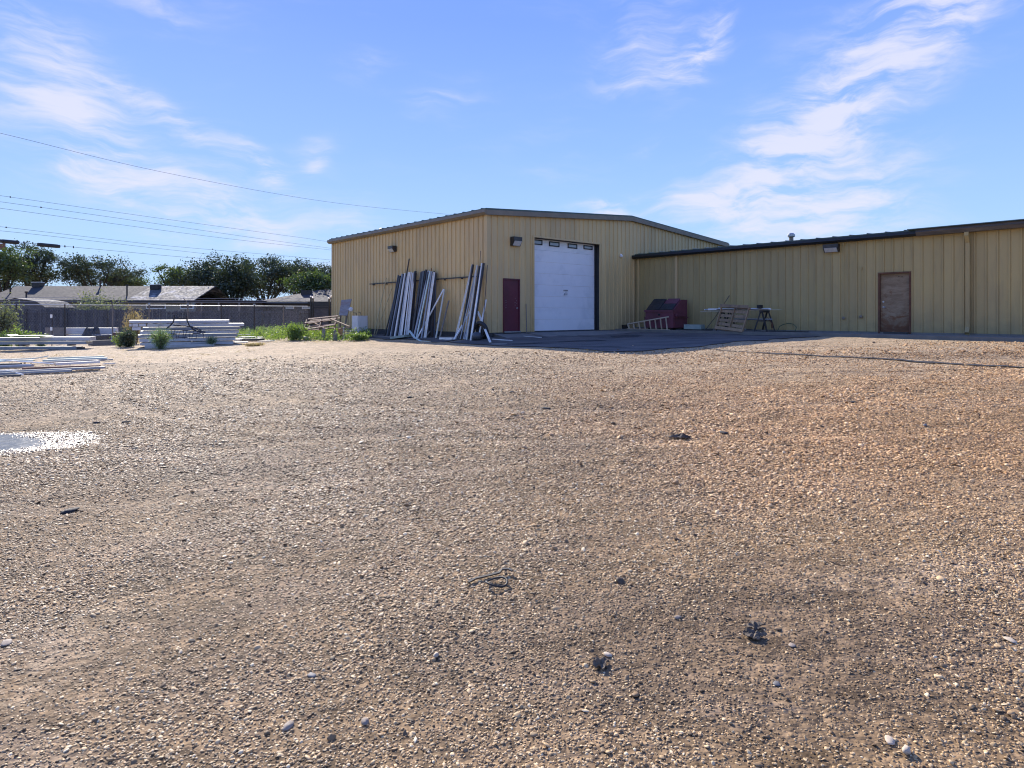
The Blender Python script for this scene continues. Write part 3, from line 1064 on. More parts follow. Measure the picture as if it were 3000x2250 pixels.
for k in range(nsec):
    mb = MB()
    z0 = k * hs + .02
    z1 = (k + 1) * hs + .0155
    if k == nsec - 1:
        z1 = dzt - .01
    # shallow horizontal ribs
    prof = []
    nrib = 8
    for i in range(nrib):
        za = z0 + (z1 - z0) * i / nrib
        zb = z0 + (z1 - z0) * (i + 1) / nrib
        prof += [(0, za), (0, za + (zb - za) * .82), (.006, za + (zb - za) * .88), (.006, zb - .002)]
    prof.append((0, z1))
    vs = []
    for d, z in prof:
        vs.append((dx0, od_y + d, z)); vs.append((GX, od_y + d, z))
    mb.add(vs, [(2 * i, 2 * i + 1, 2 * i + 3, 2 * i + 2) for i in range(len(prof) - 1)])
    mb.add([(GX, od_y, z0), (GX, od_y + .05, z0), (GX, od_y + .05, z1), (GX, od_y, z1)], [(0, 1, 2, 3)])
    part('door_section', mb, M['door_white'], od)
for (xa, xb, z0, z1) in wl:
    mb = MB()
    t = .045
    mb.box((xa, od_y - .03, z0), (xb, od_y - .004, z0 + t)).box((xa, od_y - .03, z1 - t), (xb, od_y - .004, z1))
    mb.box((xa, od_y - .029, z0 + t), (xa + t, od_y - .005, z1 - t)).box((xb - t, od_y - .029, z0 + t), (xb, od_y - .005, z1 - t))
    part('window_frame', mb, M['rubber'], od)
    mb = MB()
    mb.box((xa + t, od_y - .015, z0 + t), (xb - t, od_y - .006, z1 - t))
    part('window_pane', mb, M['glass'], od)
lx, lz = on_front(1656, 860, -od_y)
mb = MB()
mb.box((lx - .12, od_y - .03, lz + .12), (lx + .14, od_y - .002, lz + .17)).box((lx - .10, od_y - .035, lz - .06), (lx + .1, od_y - .002, lz - .045))
mb.tube([(lx - .10, od_y - .02, lz - .05), (lx - .06, od_y - .05, lz + .03), (lx + .06, od_y - .05, lz + .03), (lx + .1, od_y - .02, lz - .05)], .012, 6)
part('lift_handle', mb, M['galv'], od)
mb = MB()
mb.box((dx0, od_y - .02, .0), (GX, od_y + .04, .02))
part('bottom_seal', mb, M['rubber'], od)
mb = MB()
mb.box((dx1 - .05, od_y - .06, 0), (dx1 - .001, od_y - .012, dzt - .01))
part('door_track', mb, M['dark_steel'], od)
# maroon side door
mb = MB()
t = .05
mb.box((mx0, -.05, 0), (mx0 + t, .1, mzt)).box((mx1 - t, -.05, 0), (mx1, .1, mzt)).box((mx0 + t, -.05, mzt - t), (mx1 - t, .1, mzt))
fr = part('side_door', mb, M['maroon_door'], hall, label='narrow maroon steel door')
mb = MB()
mb.box((mx0 + t, -.01, .05), (mx1 - t, .04, mzt - t - .004))
part('door_leaf', mb, M['maroon_door'], fr)
mb = MB()
mb.box((mx0 + .01, -.12, -.01), (mx1 - .01, .05, .045))
part('threshold', mb, M['galv'], fr)
mb = MB()
mb.tube([(mx1 - .14, -.03, 1.0), (mx1 - .14, -.07, 1.0), (mx1 - .24, -.07, .99)], .012, 6)
mb.tube([(mx1 - .14, -.01, 1.0), (mx1 - .14, -.02, 1.0)], .032, 10)
part('handle', mb, M['galv'], fr)
for (hx, hz) in ((.16, 1.02), (.16, 1.12), (.16, 1.22), (.16, 1.3), (mx1 - mx0 - .25, 1.12), (mx1 - mx0 - .25, 1.22), (mx1 - mx0 - .17, 1.3), (mx1 - mx0 - .25, 1.4), (mx1 - mx0 - .16, 1.2)):
    mb = MB()
    mb.tube([(mx0 + hx, -.012, hz), (mx0 + hx, -.019, hz)], .012, 8)
    part('bolt_head', mb, M['galv'], fr)


def wall_light(parent, fn, w, h):
    """fn(s, out, z) in wall coordinates about the fixture's centre"""
    mb = MB()
    pr = [(0, -h / 2), (.10, -h / 2), (.22, .06 * h), (.22, h / 2), (0, h / 2)]
    vs = [fn(-w / 2, o_, z) for o_, z in pr] + [fn(w / 2, o_, z) for o_, z in pr]
    n = len(pr)
    fs = [tuple(range(n)), tuple(reversed(range(n, 2 * n)))] + [(i, (i + 1) % n, n + (i + 1) % n, n + i) for i in range(n)]
    mb.add(vs, fs)
    o = part('wall_light', mb, M['bronze'], parent)
    mb = MB()
    q = [(.106, -h * .47), (.228, .02 * h), (.24, .0 * h), (.118, -h * .50)]
    vs = [fn(-w * .42, a, b) for a, b in q] + [fn(w * .42, a, b) for a, b in q]
    mb.add(vs, [(0, 1, 2, 3), (7, 6, 5, 4), (0, 4, 5, 1), (1, 5, 6, 2), (2, 6, 7, 3), (3, 7, 4, 0)])
    l = part('lens', mb, M['lens'], o)
    return o


sx, szz = on_front(1506, 708)
wall_light(hall, lambda s, d, z: Vector((sx + s, -.034 - d, szz + z)), .46, .36)
sy_, sz_ = on_left(1156, 730)
wall_light(hall, lambda s, d, z: Vector((-.034 - d, sy_ + s, sz_ + z)), .46, .28)
# small dome camera beside the overhead door
cxx, czz = on_front(1817, 750)
mb = MB()
mb.lathe([(.03, 0), (.075, -.02), (.075, -.08), (.05, -.12), (.0, -.14)], 12, (0, 0, 0), Matrix.Translation((cxx, -.06, czz + .06)))
mb.box((cxx - .04, -.06, czz + .03), (cxx + .04, -.034, czz + .1))
part('security_camera', mb, M['door_white'], hall)
# pipe rack bar bolted across the left wall
mb = MB()
a0, az0 = on_left(1090, 833); a1, az1 = on_left(1420, 808)
zc = 2.27
mb.beam((-.13, a1 - .0, zc), (-.13, a0, zc), .05, .05)
for q in np.linspace(a1 + .15, a0 - .3, 8):
    mb.box((-.13, q - .02, zc - .07), (-.0, q + .02, zc - .026))
part('rack_bar', mb, M['dark_steel'], hall)
# roof vents of the hall
for (px, py, yl, lab) in ((1100, 672, 4.6, None), (2013, 675, 3.0, None)):
    pass


def mushroom(parent, x, y, z, r=.13, h=.32, m='roof_green'):
    mb = MB()
    mb.lathe([(r * .6, -.2), (r * .6, h * .45), (r * 1.25, h * .62), (r * 1.35, h * .9), (r * .9, h)], 14, (x, y, z))
    return part('roof_vent', mb, M[m], parent)


mushroom(hall, 1.6, 10.9, zroof(1.6) + .02, .16, .50)
mushroom(hall, 14.6, .9, zroof(14.6) + .12, .17, .34, 'trim')

# ---- the low wing on the right
wing = empty('low_wing', B(WX, 0), TH, 'long low olive tan metal wing with rusty door and black eave', 'building')
WB = MB_B @ Matrix.Translation((WX, 0, 0))
WLEN = 24.0
WZ0, WZ1 = .10, 3.56
SECT = -12.35
rx0, _ = on_wing(2574, 900); rx1, _ = on_wing(2669.5, 900)
_, rzt = on_wing(2620, 797)
OPW = [(-rx0, -rx1, 0, rzt)]
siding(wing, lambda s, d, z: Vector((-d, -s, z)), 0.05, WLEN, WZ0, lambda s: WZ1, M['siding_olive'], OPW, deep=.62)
mb = MB()
mb.box((.03, -WLEN, -.8), (14, -WLEN + .05, 3.56)).box((13.95, -WLEN + .05, -.8), (14, -.05, 3.9))
part('rear_wall', mb, M['siding_olive'], wing)
mb = MB()
mb.box((-.02, -WLEN, -.9), (.25, -.02, WZ0 - .003))
part('foundation', mb, M['concrete'], wing)
mb = MB()
mb.add([(-.20, -.14, 3.66), (14.2, -.14, 4.5), (14.2, -WLEN - .1, 4.5), (-.20, -WLEN - .1, 3.66), (-.20, -.14, 3.71), (14.2, -.14, 4.55), (14.2, -WLEN - .1, 4.55), (-.20, -WLEN - .1, 3.71)],
       [(0, 1, 2, 3), (4, 7, 6, 5), (0, 4, 5, 1), (1, 5, 6, 2), (2, 6, 7, 3), (3, 7, 4, 0)])
yy = -.4
while yy > -WLEN:
    mb.add([(-.22, yy - .045, 3.715), (14, yy - .045, 4.545), (14, yy, 4.575), (-.22, yy, 3.74), (14, yy + .045, 4.545), (-.22, yy + .045, 3.715)], [(0, 1, 2, 3), (3, 2, 4, 5), (0, 3, 5)])
    yy -= .61
part('roof', mb, M['roof_green'], wing)
mb = MB()
mb.prism([(-.26, 3.66), (-.28, 3.56), (-.22, 3.49), (-.036, 3.49), (-.036, 3.655)], SECT, .0)
part('gutter', mb, M['black_trim'], wing, label='black eave gutter')
mb = MB()
mb.prism([(-.30, 3.70), (-.34, 3.60), (-.27, 3.48), (-.05, 3.48), (-.036, 3.655), (-.22, 3.659)], -WLEN, SECT - .003)
part('gutter', mb, M['rust_gutter'], wing, label='weathered brown gutter section')
mb = MB()
mb.prism([(-.36, 3.735), (-.38, 3.705), (-.20, 3.705), (-.20, 3.75)], -WLEN, SECT + .25)
part('eave_flashing', mb, M['roof_green'], wing)
# downspout
dsy, _ = on_wing(2838, 800)
mb = MB()
mb.box((-.30, dsy - .06, 3.36), (-.18, dsy + .06, 3.478))
mb.add([(-.30, dsy - .055, 3.36), (-.18, dsy - .055, 3.36), (-.18, dsy + .055, 3.36), (-.30, dsy + .055, 3.36),
        (-.15, dsy - .055, 3.12), (-.04, dsy - .055, 3.12), (-.04, dsy + .055, 3.12), (-.15, dsy + .055, 3.12)],
       [(0, 4, 5, 1), (1, 5, 6, 2), (2, 6, 7, 3), (3, 7, 4, 0)])
mb.box((-.155, dsy - .06, .32), (-.036, dsy + .06, 3.125))
mb.add([(-.155, dsy - .06, .32), (-.036, dsy - .06, .32), (-.036, dsy + .06, .32), (-.155, dsy + .06, .32),
        (-.26, dsy - .06, .14), (-.17, dsy - .06, .06), (-.17, dsy + .06, .06), (-.26, dsy + .06, .14)],
       [(0, 4, 5, 1), (1, 5, 6, 2), (2, 6, 7, 3), (3, 7, 4, 0)])
part('downspout', mb, M['siding_olive'], wing)
# rusty door
ra, rb = rx1, rx0            # local y, ra < rb
mb = MB()
t = .055
mb.box((-.055, ra, 0.02), (.12, ra + t, rzt)).box((-.055, rb - t, 0.02), (.12, rb, rzt)).box((-.055, ra + t, rzt - t), (.12, rb - t, rzt))
rd = part('side_door', mb, M['rust'], wing, label='rust stained tan steel door in a dark frame')
mb = MB()
mb.box((.045, ra + t + .002, .03), (.09, rb - t - .002, rzt - t - .004))
part('door_leaf', mb, M['door_rusty'], rd)
mb = MB()
hy = rb - .15
mb.tube([(.04, hy, 1.0), (-.02, hy, 1.0), (-.03, hy - .09, 1.0)], .014, 6).tube([(.044, hy, 1.0), (.034, hy, 1.0)], .035, 10)
mb.tube([(.044, hy, 1.2), (.02, hy, 1.2)], .034, 10)
part('handle', mb, M['galv'], rd)
for q in (.30, .40):
    mb = MB()
    mb.tube([(.043, ra + q, rzt - .17), (.035, ra + q, rzt - .17)], .016, 8)
    part('bolt_head', mb, M['rubber'], rd)
for hz in (.35, 1.1, 1.85):
    mb = MB()
    mb.tube([(.035, ra + t + .012, hz - .05), (.035, ra + t + .012, hz + .05)], .014, 8)
    part('hinge', mb, M['rust'], rd)
mb = MB()
mb.box((-.30, ra - .15 + .2, .045), (-.06, rb - .25, .10))
part('door_step', mb, M['plinth'], rd)
ly, lz2 = on_wing(2440, 728)
wall_light(wing, lambda s, d, z: Vector((-.034 - d, ly - s, lz2 + z)), .55, .30)
# flashing post, thin conduits and utility boxes on the wall
py_, _ = on_wing(1983, 850)
mb = MB(); mb.box((-.07, py_ - .07, .10), (-.034, py_ + .07, 3.485))
part('vertical_flashing', mb, M['siding'], wing)
mb = MB(); mb.box((-.06, -.30, .10), (-.034, -.20, 3.485))
part('vertical_flashing', mb, M['siding'], wing)
for (px, ya, yb, nm) in ((2473, 716, 932, 'conduit'), (2524, 786, 928, 'conduit')):
    q, za_ = on_wing(px, ya); _, zb_ = on_wing(px, yb)
    mb = MB()
    mb.tube([(-.05, q, za_), (-.05, q, zb_)], .010, 6)
    mb.box((-.07, q - .03, za_ - .04), (-.034, q + .03, za_ + .06))
    c = part(nm, mb, M['siding_olive'], wing)
    mb = MB()
    mb.lathe([(.02, 0), (.06, .01), (.06, .05), (.02, .07)], 10, (0, 0, 0), Matrix.Translation((-.03, q, zb_)) @ Matrix.Rotation(R(-90), 4, 'Y'))
    part('outlet_box', mb, M['trim'], c)
vy, vz = on_wing(2318, 690, -1.4)
VY = vy
VZ = on_wing(2318, 700, -1.4)[1]
mb = MB()
mb.lathe([(.09, -.35), (.09, .12)], 12, (1.4, VY, VZ - .02))
vt = part('roof_vent', mb, M['trim'], wing)
mb = MB()
mb.lathe([(.13, .10), (.155, .12), (.155, .20), (.10, .26), (.0, .28)], 14, (1.4, VY, VZ - .02))
part('vent_cap', mb, M['galv'], vt, smooth=False)

# concrete apron along the wing and the slab before the doors
mb = MB()
ap = MB_B
for (a, b) in (((WX - 1.6, -WLEN, -.6), (WX - .022, -.02, .04)),):
    mb.box(a, b, MB_B)
solo('wing_apron', mb, M['concrete'], None, None, kind='structure')
mb = MB()
# short ramps: a shallow wedge in front of the doors
def wedge(x0, x1, dy, zt, zb):
    P = [B(x0, -.015, zt), B(x1, -.015, zt), B(x1 + .1, -dy, 0), B(x0 - .1, -dy, 0)]
    P[2].z = tz(P[2].x, P[2].y) + .012; P[3].z = tz(P[3].x, P[3].y) + .012
    Q = [p - Vector((0, 0, .6)) for p in P]
    mb.add(P + Q, [(0, 3, 2, 1), (4, 5, 6, 7), (0, 1, 5, 4), (1, 2, 6, 5), (2, 3, 7, 6), (3, 0, 4, 7)])
wedge(dx0 - .5, WX - 1.62, 1.7, -.03, 0)
wedge(mx0 - .5, dx0 - .62, 1.1, -.05, 0)
solo('door_ramp', mb, M['concrete'], None, None, kind='structure')

# ------------------------------------------------------------------ beyond the yard: fences, houses, trees, wires
def picket_fence():
    """dark board fence behind the chain link, boards one by one"""
    A = Vector((-36.5, 40.0, 0)); Bp = Vector((-10.2, 43.5, 0))
    d = (Bp - A); L = d.length; d.normalize()
    ang = math.atan2(d.y, d.x)
    zb = tz(A.x, A.y) - .05
    root = empty('board_fence', (A.x, A.y, zb), ang, 'long dark weathered board fence between the yard and the houses', 'fence', None)
    top = 1.12 - zb
    mbs = []
    for v in range(3):
        mb = MB()
        w, t, h = .135, .02, top - .04 * v
        mb.prism([(0, 0), (w, 0), (w, h - .04), (w * .7, h), (w * .3, h), (0, h - .04)], 0, t)
        mbs.append(mb.mesh('board', M['fence_wood']))
    n = int(L / .145)
    for i in range(n):
        s = i * .145
        o = bpy.data.objects.new('board', mbs[random.randrange(3)])
        COL.objects.link(o); o.parent = root
        lower = .10 if s > 13.6 else 0
        o.location = (s, random.uniform(-.006, .006), -random.uniform(0, .05) - lower)
        o.rotation_euler = (random.uniform(-.01, .01), random.uniform(-.012, .012), 0)
    k = 0
    s = 0.2
    while s < L:
        mb = MB(); mb.box((-.045, -.11, 0), (.045, -.025, top - .08))
        part('post', mb, M['dark_steel'], root, loc=(s, 0, 0))
        s += 2.44
    for z in (.35, top - .28):
        mb = MB(); mb.box((0, -.07, z), (L, -.028, z + .08))
        part('rail', mb, M['fence_wood'], root)


picket_fence()


def chain_fence():
    P0 = Vector((-31.0, 32.2, 0)); P1 = Vector((-12.1, 37.2, 0))
    d = P1 - P0; L = d.length; d.normalize()
    ang = math.atan2(d.y, d.x)
    zb = tz(-20, 35)
    root = empty('chain_link_fence', (P0.x, P0.y, zb), ang, 'chain link fence with pale top rail crossing behind the stacked panels', 'fence')
    top = CZ + 27 / F * 35 - zb
    mb = MB(); mb.tube([(0, 0, top), (L, 0, top - .06)], .024, 8)
    part('top_rail', mb, M['galv'], root)
    for px in (48, 190, 330, 437, 550, 648, 745, 830):
        u = (px - 1500) / F
        # intersection with the fence line
        t = (u * P0.y - P0.x) / (d.x - u * d.y)
        mb = MB(); mb.tube([(0, 0, -.1), (0, 0, top + .02)], .032, 8)
        if px in (550, 745):
            mb.tube([(0, 0, top + .02), (-.05, -.1, top + .22), (-.16, -.28, top + .36)], .02, 6)
        part('post', mb, M['dark_steel'] if px in (745, 48, 190, 648) else M['old_wood'], root, loc=(t, 0, 0))
        if px in (437, 550, 745):
            mb = MB(); mb.lathe([(.04, 0), (.06, .02), (.06, .08), (.03, .1)], 8, (0, 0, 0))
            part('post_cap', mb, M['galv'], root, loc=(t, 0, top - .02))
    # diamond mesh
    vs, fs = [], []
    sp = .075
    w = .0022
    H = top - .02
    def strand(x0, z0, x1, z1):
        b = len(vs)
        vs.extend([(x0 - w, 0, z0), (x0 + w, 0, z0), (x1 + w, 0, z1), (x1 - w, 0, z1), (x0, -2 * w, z0), (x1, -2 * w, z1)])
        fs.extend([(b, b + 1, b + 2, b + 3), (b, b + 4, b + 5, b + 3), (b + 1, b + 4, b + 5, b + 2)])
    n = int((L + H) / sp)
    for i in range(n):
        x = i * sp
        x0, x1 = x, x - H
        z0, z1 = 0, H
        if x1 < 0:
            z1 = x; x1 = 0
        if x0 > L:
            z0 = x - L; x0 = L
        strand(x0, z0, x1, z1)
        strand(L - x0, z0, L - x1, z1)
    mb = MB(); mb.v = vs; mb.f = fs; mb.mi = [0] * len(fs)
    part('wire_mesh', mb, M['galv'], root, kind='stuff')
    # wire strands on the leaning arms
    mb = MB()
    for q in (.14, .25, .36):
        mb.tube([(0, -q * .75, top + q + .02), (L * .5, -q * .75, top + q), (L, -q * .75, top + q + .02)], .008, 4)
    part('barbed_wire', mb, M['galv'], root)
    # gate frame against the hall
    g = empty('yard_gate', (pix(911, 0, 36).x, 36, zb), 0, 'black gate with paired posts beside the corner of the tall hall', 'gate')
    x0 = pix(911, 0, 36).x
    for px, ty in ((911, 871), (917, 874), (964, 876), (971, 871)):
        q = pix(px, ty, 36)
        mb = MB(); mb.tube([(q.x - x0, 0, 0), (q.x - x0, 0, q.z - zb)], .05, 8)
        pt = part('gate_post', mb, M['black_trim'], g)
        mb = MB(); mb.lathe([(.055, 0), (.065, .03), (.05, .07), (.0, .09)], 8, (q.x - x0, 0, q.z - zb))
        part('post_cap', mb, M['white_metal'], pt)
    for ya, yb in ((887, 897), (936, 939), (900, 903)):
        a = pix(917, ya, 36); b = pix(970, yb, 36)
        mb = MB(); mb.box((a.x - x0, -.03, b.z - zb), (b.x - x0, .03, a.z - zb))
        part('gate_rail', mb, M['black_trim'], g)
    a = pix(918, 897, 36); b = pix(970, 950, 36)
    mb = MB(); mb.box((a.x - x0, -.0, b.z - zb), (b.x - x0, .02, a.z - zb - .01))
    part('gate_panel', mb, M['fence_wood'], g)
    # reflector stake by the panels
    st = ground_at(152, 1000)
    st = Vector((pix(152, 0, 30).x, 30, tz(pix(152, 0, 30).x, 30)))
    s_ = empty('marker_stake', st, 0, 'thin dark stake carrying two white tags before the board fence', 'stake')
    zt_ = pix(152, 920, 30).z - st.z
    mb = MB(); mb.tube([(0, 0, 0), (.02, 0, zt_)], .018, 6); part('stake', mb, M['dark_steel'], s_)
    for yy in (926, 963):
        z = pix(0, yy, 30).z - st.z
        mb = MB(); mb.box((-.06, -.03, z - .09), (.04, -.022, z + .08), Matrix.Rotation(R(0), 4, 'Y'))
        part('tag', mb, M['white_metal'], s_)


chain_fence()


def gable_house(name, x0, x1, yf, ye, yr, depth, label, wallm, roofm, roof2=None, split=None, hipl=False, zg=-.7):
    """a long low house seen from its eave side; ye = eave height, yr = ridge height, depth = half depth"""
    root = empty(name, ((x0 + x1) / 2, yf, zg), 0, label, 'house')
    cx = (x0 + x1) / 2
    e = ye - zg; r = yr - zg
    a, b = x0 - cx, x1 - cx
    mb = MB()
    mb.box((a + .5, .5, 0), (b - .5, 2 * depth - .5, e - .05))
    mb.prism([(a + .55, e - .05), (b - .55, e - .05), (b - .55, e), (a + .55, e)], .55, 2 * depth - .55)
    part('wall', mb, wallm, root)
    hl = depth if hipl else 0
    def roofpiece(s0, s1, m, h0):
        mb = MB()
        t0 = s0 + (depth if h0 else 0)
        for (yy0, yy1) in ((0, depth),):
            pass
        th = .10
        def q(x, y, z):
            return (x, y, z)
        F_ = [q(s0, 0, e), q(s1, 0, e), q(s1, depth, r), q(t0, depth, r)]
        G_ = [q(s0, 2 * depth, e), q(s1, 2 * depth, e), q(s1, depth, r), q(t0, depth, r)]
        mb.add(F_ + [(p[0], p[1], p[2] - th) for p in F_], [(0, 1, 2, 3), (7, 6, 5, 4), (0, 4, 5, 1), (1, 5, 6, 2), (3, 7, 4, 0)])
        mb.add(G_ + [(p[0], p[1], p[2] - th) for p in G_], [(3, 2, 1, 0), (4, 5, 6, 7), (0, 1, 5, 4)])
        mb.add([q(s0, 0, e), q(t0, depth, r), q(s0, 2 * depth, e), q(s0, 0, e - th), q(s0, 2 * depth, e - th)], [(0, 1, 2), (0, 2, 4, 3)])
        return part('roof', mb, m, root)
    if split is None:
        rf = roofpiece(a, b, roofm, hipl)
    else:
        rf = roofpiece(a, split - cx, roofm, hipl)
        rf = roofpiece(split - cx + .01, b, roof2, False)
    mb = MB(); mb.box((a - .02, -.05, e - .22), (b, -.004, e + .02))
    part('fascia', mb, M['black_trim'], root)
    return root, rf, cx, e, r


def on_roof(root, px, py, yf, cx, e, r, depth):
    Y = yf + depth * .5
    for _ in range(6):
        z = CZ - (py - HY) / F * Y
        t = (z - (e + root.location.z)) / (r - e)
        t = min(max(t, .02), .98)
        Y = yf + depth * t
    return (px - 1500) / F * Y - cx, Y - yf, e + (r - e) * t


yf1 = 60.0
h1, rf1, cx1, e1, r1 = gable_house('long_house', pix(-60, 0, yf1).x, pix(566, 0, yf1).x, yf1, CZ + 40 / F * yf1, CZ + 82 / F * 64.5, 4.5,
                                   'long low house with grey shingle roof patched paler at its right end', M['house_wall'], M['shingle'], M['shingle_worn'], pix(366, 0, yf1).x)
for (px, py, w) in ((113, 838, .8), (457, 846, .8)):
    x, y, z = on_roof(h1, px, py, yf1, cx1, e1, r1, 4.5)
    mb = MB(); mb.box((x - w / 2, y - .4, z - .1), (x + w / 2, y + .3, z + .38))
    o = part('roof_vent', mb, M['black_trim'], h1)
    mb = MB(); mb.box((x - w / 2, y - .42, z + .384), (x + w / 2, y + .32, z + .43))
    part('vent_cap', mb, M['white_metal'], o)
for (px, py, tp) in ((294, 840, 826), (372, 866, 838), (77, 875, 858), (30, 860, 848)):
    x, y, z = on_roof(h1, px, py, yf1, cx1, e1, r1, 4.5)
    hh = (py - tp) / F * (yf1 + y)
    mb = MB(); mb.tube([(x, y, z - .1), (x, y, z + hh)], .07, 8); mb.lathe([(.13, 0), (.13, .14)], 8, (x, y, z + hh))
    part('vent_pipe', mb, M['dark_steel'], h1)
for (pa, pb, ya, yb) in ((420, 478, 889, 905), (520, 560, 890, 905)):
    a = pix(pa, ya, yf1); b = pix(pb, yb, yf1)
    mb = MB(); mb.box((a.x - cx1, .44, b.z + .7), (b.x - cx1, .495, a.z + .7))
    w = part('window', mb, M['white_metal'], h1)
    mb = MB(); mb.box((a.x - cx1 + .1, .42, b.z + .8), (b.x - cx1 - .1, .437, a.z + .6))
    part('pane', mb, M['house_dark'], w)
yf2 = 56.0
h2, rf2, cx2, e2, r2_ = gable_house('hip_roof_house', pix(744, 0, yf2).x, pix(1120, 0, yf2).x, yf2, CZ + 36 / F * yf2, CZ + 71 / F * 60.5, 4.5,
                                    'grey hip roofed house between the trees and the tall hall', M['house_dark'], M['shingle'], hipl=True)
for (px, py, w) in ((898, 860, .8),):
    x, y, z = on_roof(h2, px, py, yf2, cx2, e2, r2_, 4.5)
    mb = MB(); mb.box((x - w / 2, y - .4, z - .1), (x + w / 2, y + .3, z + .3))
    part('roof_vent', mb, M['black_trim'], h2)
x, y, z = on_roof(h2, 955, 862, yf2, cx2, e2, r2_, 4.5)
mb = MB(); mb.tube([(x, y, z - .1), (x, y, z + .55)], .06, 8); part('vent_pipe', mb, M['dark_steel'], h2)
for (pa, pb) in ((832, 856), (880, 905), (958, 968)):
    a = pix(pa, 898, yf2); b = pix(pb, 905, yf2)
    mb = MB(); mb.box((a.x - cx2, .42, b.z + .7), (b.x - cx2, .495, a.z + .7))
    w = part('window', mb, M['white_metal'], h2)
    mb = MB(); mb.box((a.x - cx2 + .06, .40, b.z + .74), (b.x - cx2 - .06, .417, a.z + .66))
    part('pane', mb, M['glass'], w)
# dark low porch between the two houses, and the sloping pale shed at the far left
yf3 = 54
cp = empty('low_porch', (pix(655, 0, yf3).x, yf3, -.7), 0, 'low dark flat roofed porch in shade under the middle trees', 'porch')
a = pix(556, 880, yf3); b = pix(752, 892, yf3)
cxx_ = cp.location.x
mb = MB(); mb.box((a.x - cxx_, 0, b.z + .9), (b.x - cxx_, 5, a.z + .7)); part('flat_roof', mb, M['shingle'], cp)
mb = MB(); mb.box((a.x - cxx_ + .3, .4, 0), (b.x - cxx_ - .3, 4.6, b.z + .89)); part('wall', mb, M['house_dark'], cp)
for px in (590, 640, 700):
    mb = MB(); q = pix(px, 0, yf3).x - cxx_
    mb.box((q - .06, .02, 0), (q + .06, .14, b.z + .89)); part('porch_post', mb, M['old_wood'], cp)
yf4 = 49
sh = empty('pale_shed', (pix(90, 0, yf4).x, yf4, -.7), 0, 'pale blue grey shed with sloping roof behind the board fence at far left', 'shed')
cs = sh.location.x
pa = pix(8, 884, yf4); pb = pix(46, 873, yf4); pc = pix(107, 882, yf4); pd = pix(134, 900, yf4)
mb = MB(); mb.prism([(pa.x - cs, 0), (pd.x - cs, 0), (pd.x - cs, pd.z + .66), (pc.x - cs, pc.z + .66), (pb.x - cs, pb.z + .66), (pa.x - cs, pa.z + .66)], 0, 3.2)
part('wall', mb, M['shed_roof'], sh)
mb = MB()
for p, q in ((pb, pc), (pc, pd), (pa, pb)):
    mb.beam((p.x - cs, 1.6, p.z + .69), (q.x - cs, 1.6, q.z + .69), 3.4, .03)
part('roof', mb, M['shed_roof'], sh)


# ------------------------------------------------------------------ foliage
def leaf_mesh(name, pos, size, mat, flat=.0, aspect=.6, up=0.0, nrm=None):
    """one mesh of leaf-sized diamonds"""
    n = len(pos)
    a = rng.normal(size=(n, 3)); a[:, 2] = a[:, 2] * (1 - flat) + up
    a /= np.linalg.norm(a, axis=1, keepdims=True)
    b = rng.normal(size=(n, 3))
    b -= a * (a * b).sum(1, keepdims=True)
    b /= np.linalg.norm(b, axis=1, keepdims=True)
    s = size * np.exp(rng.normal(0, .25, n))[:, None]
    v = np.stack([pos - a * s, pos + b * s * aspect, pos + a * s, pos - b * s * aspect], 1).reshape(-1, 3)
    me = bpy.data.meshes.new(name)
    me.vertices.add(4 * n)
    me.vertices.foreach_set('co', v.astype(np.float32).ravel())
    me.loops.add(4 * n)
    me.loops.foreach_set('vertex_index', np.arange(4 * n, dtype=np.int32))
    me.polygons.add(n)
    me.polygons.foreach_set('loop_start', np.arange(0, 4 * n, 4, dtype=np.int32))
    me.polygons.foreach_set('loop_total', np.full(n, 4, dtype=np.int32))
    me.materials.append(mat)
    me.update(calc_edges=True)
    return me


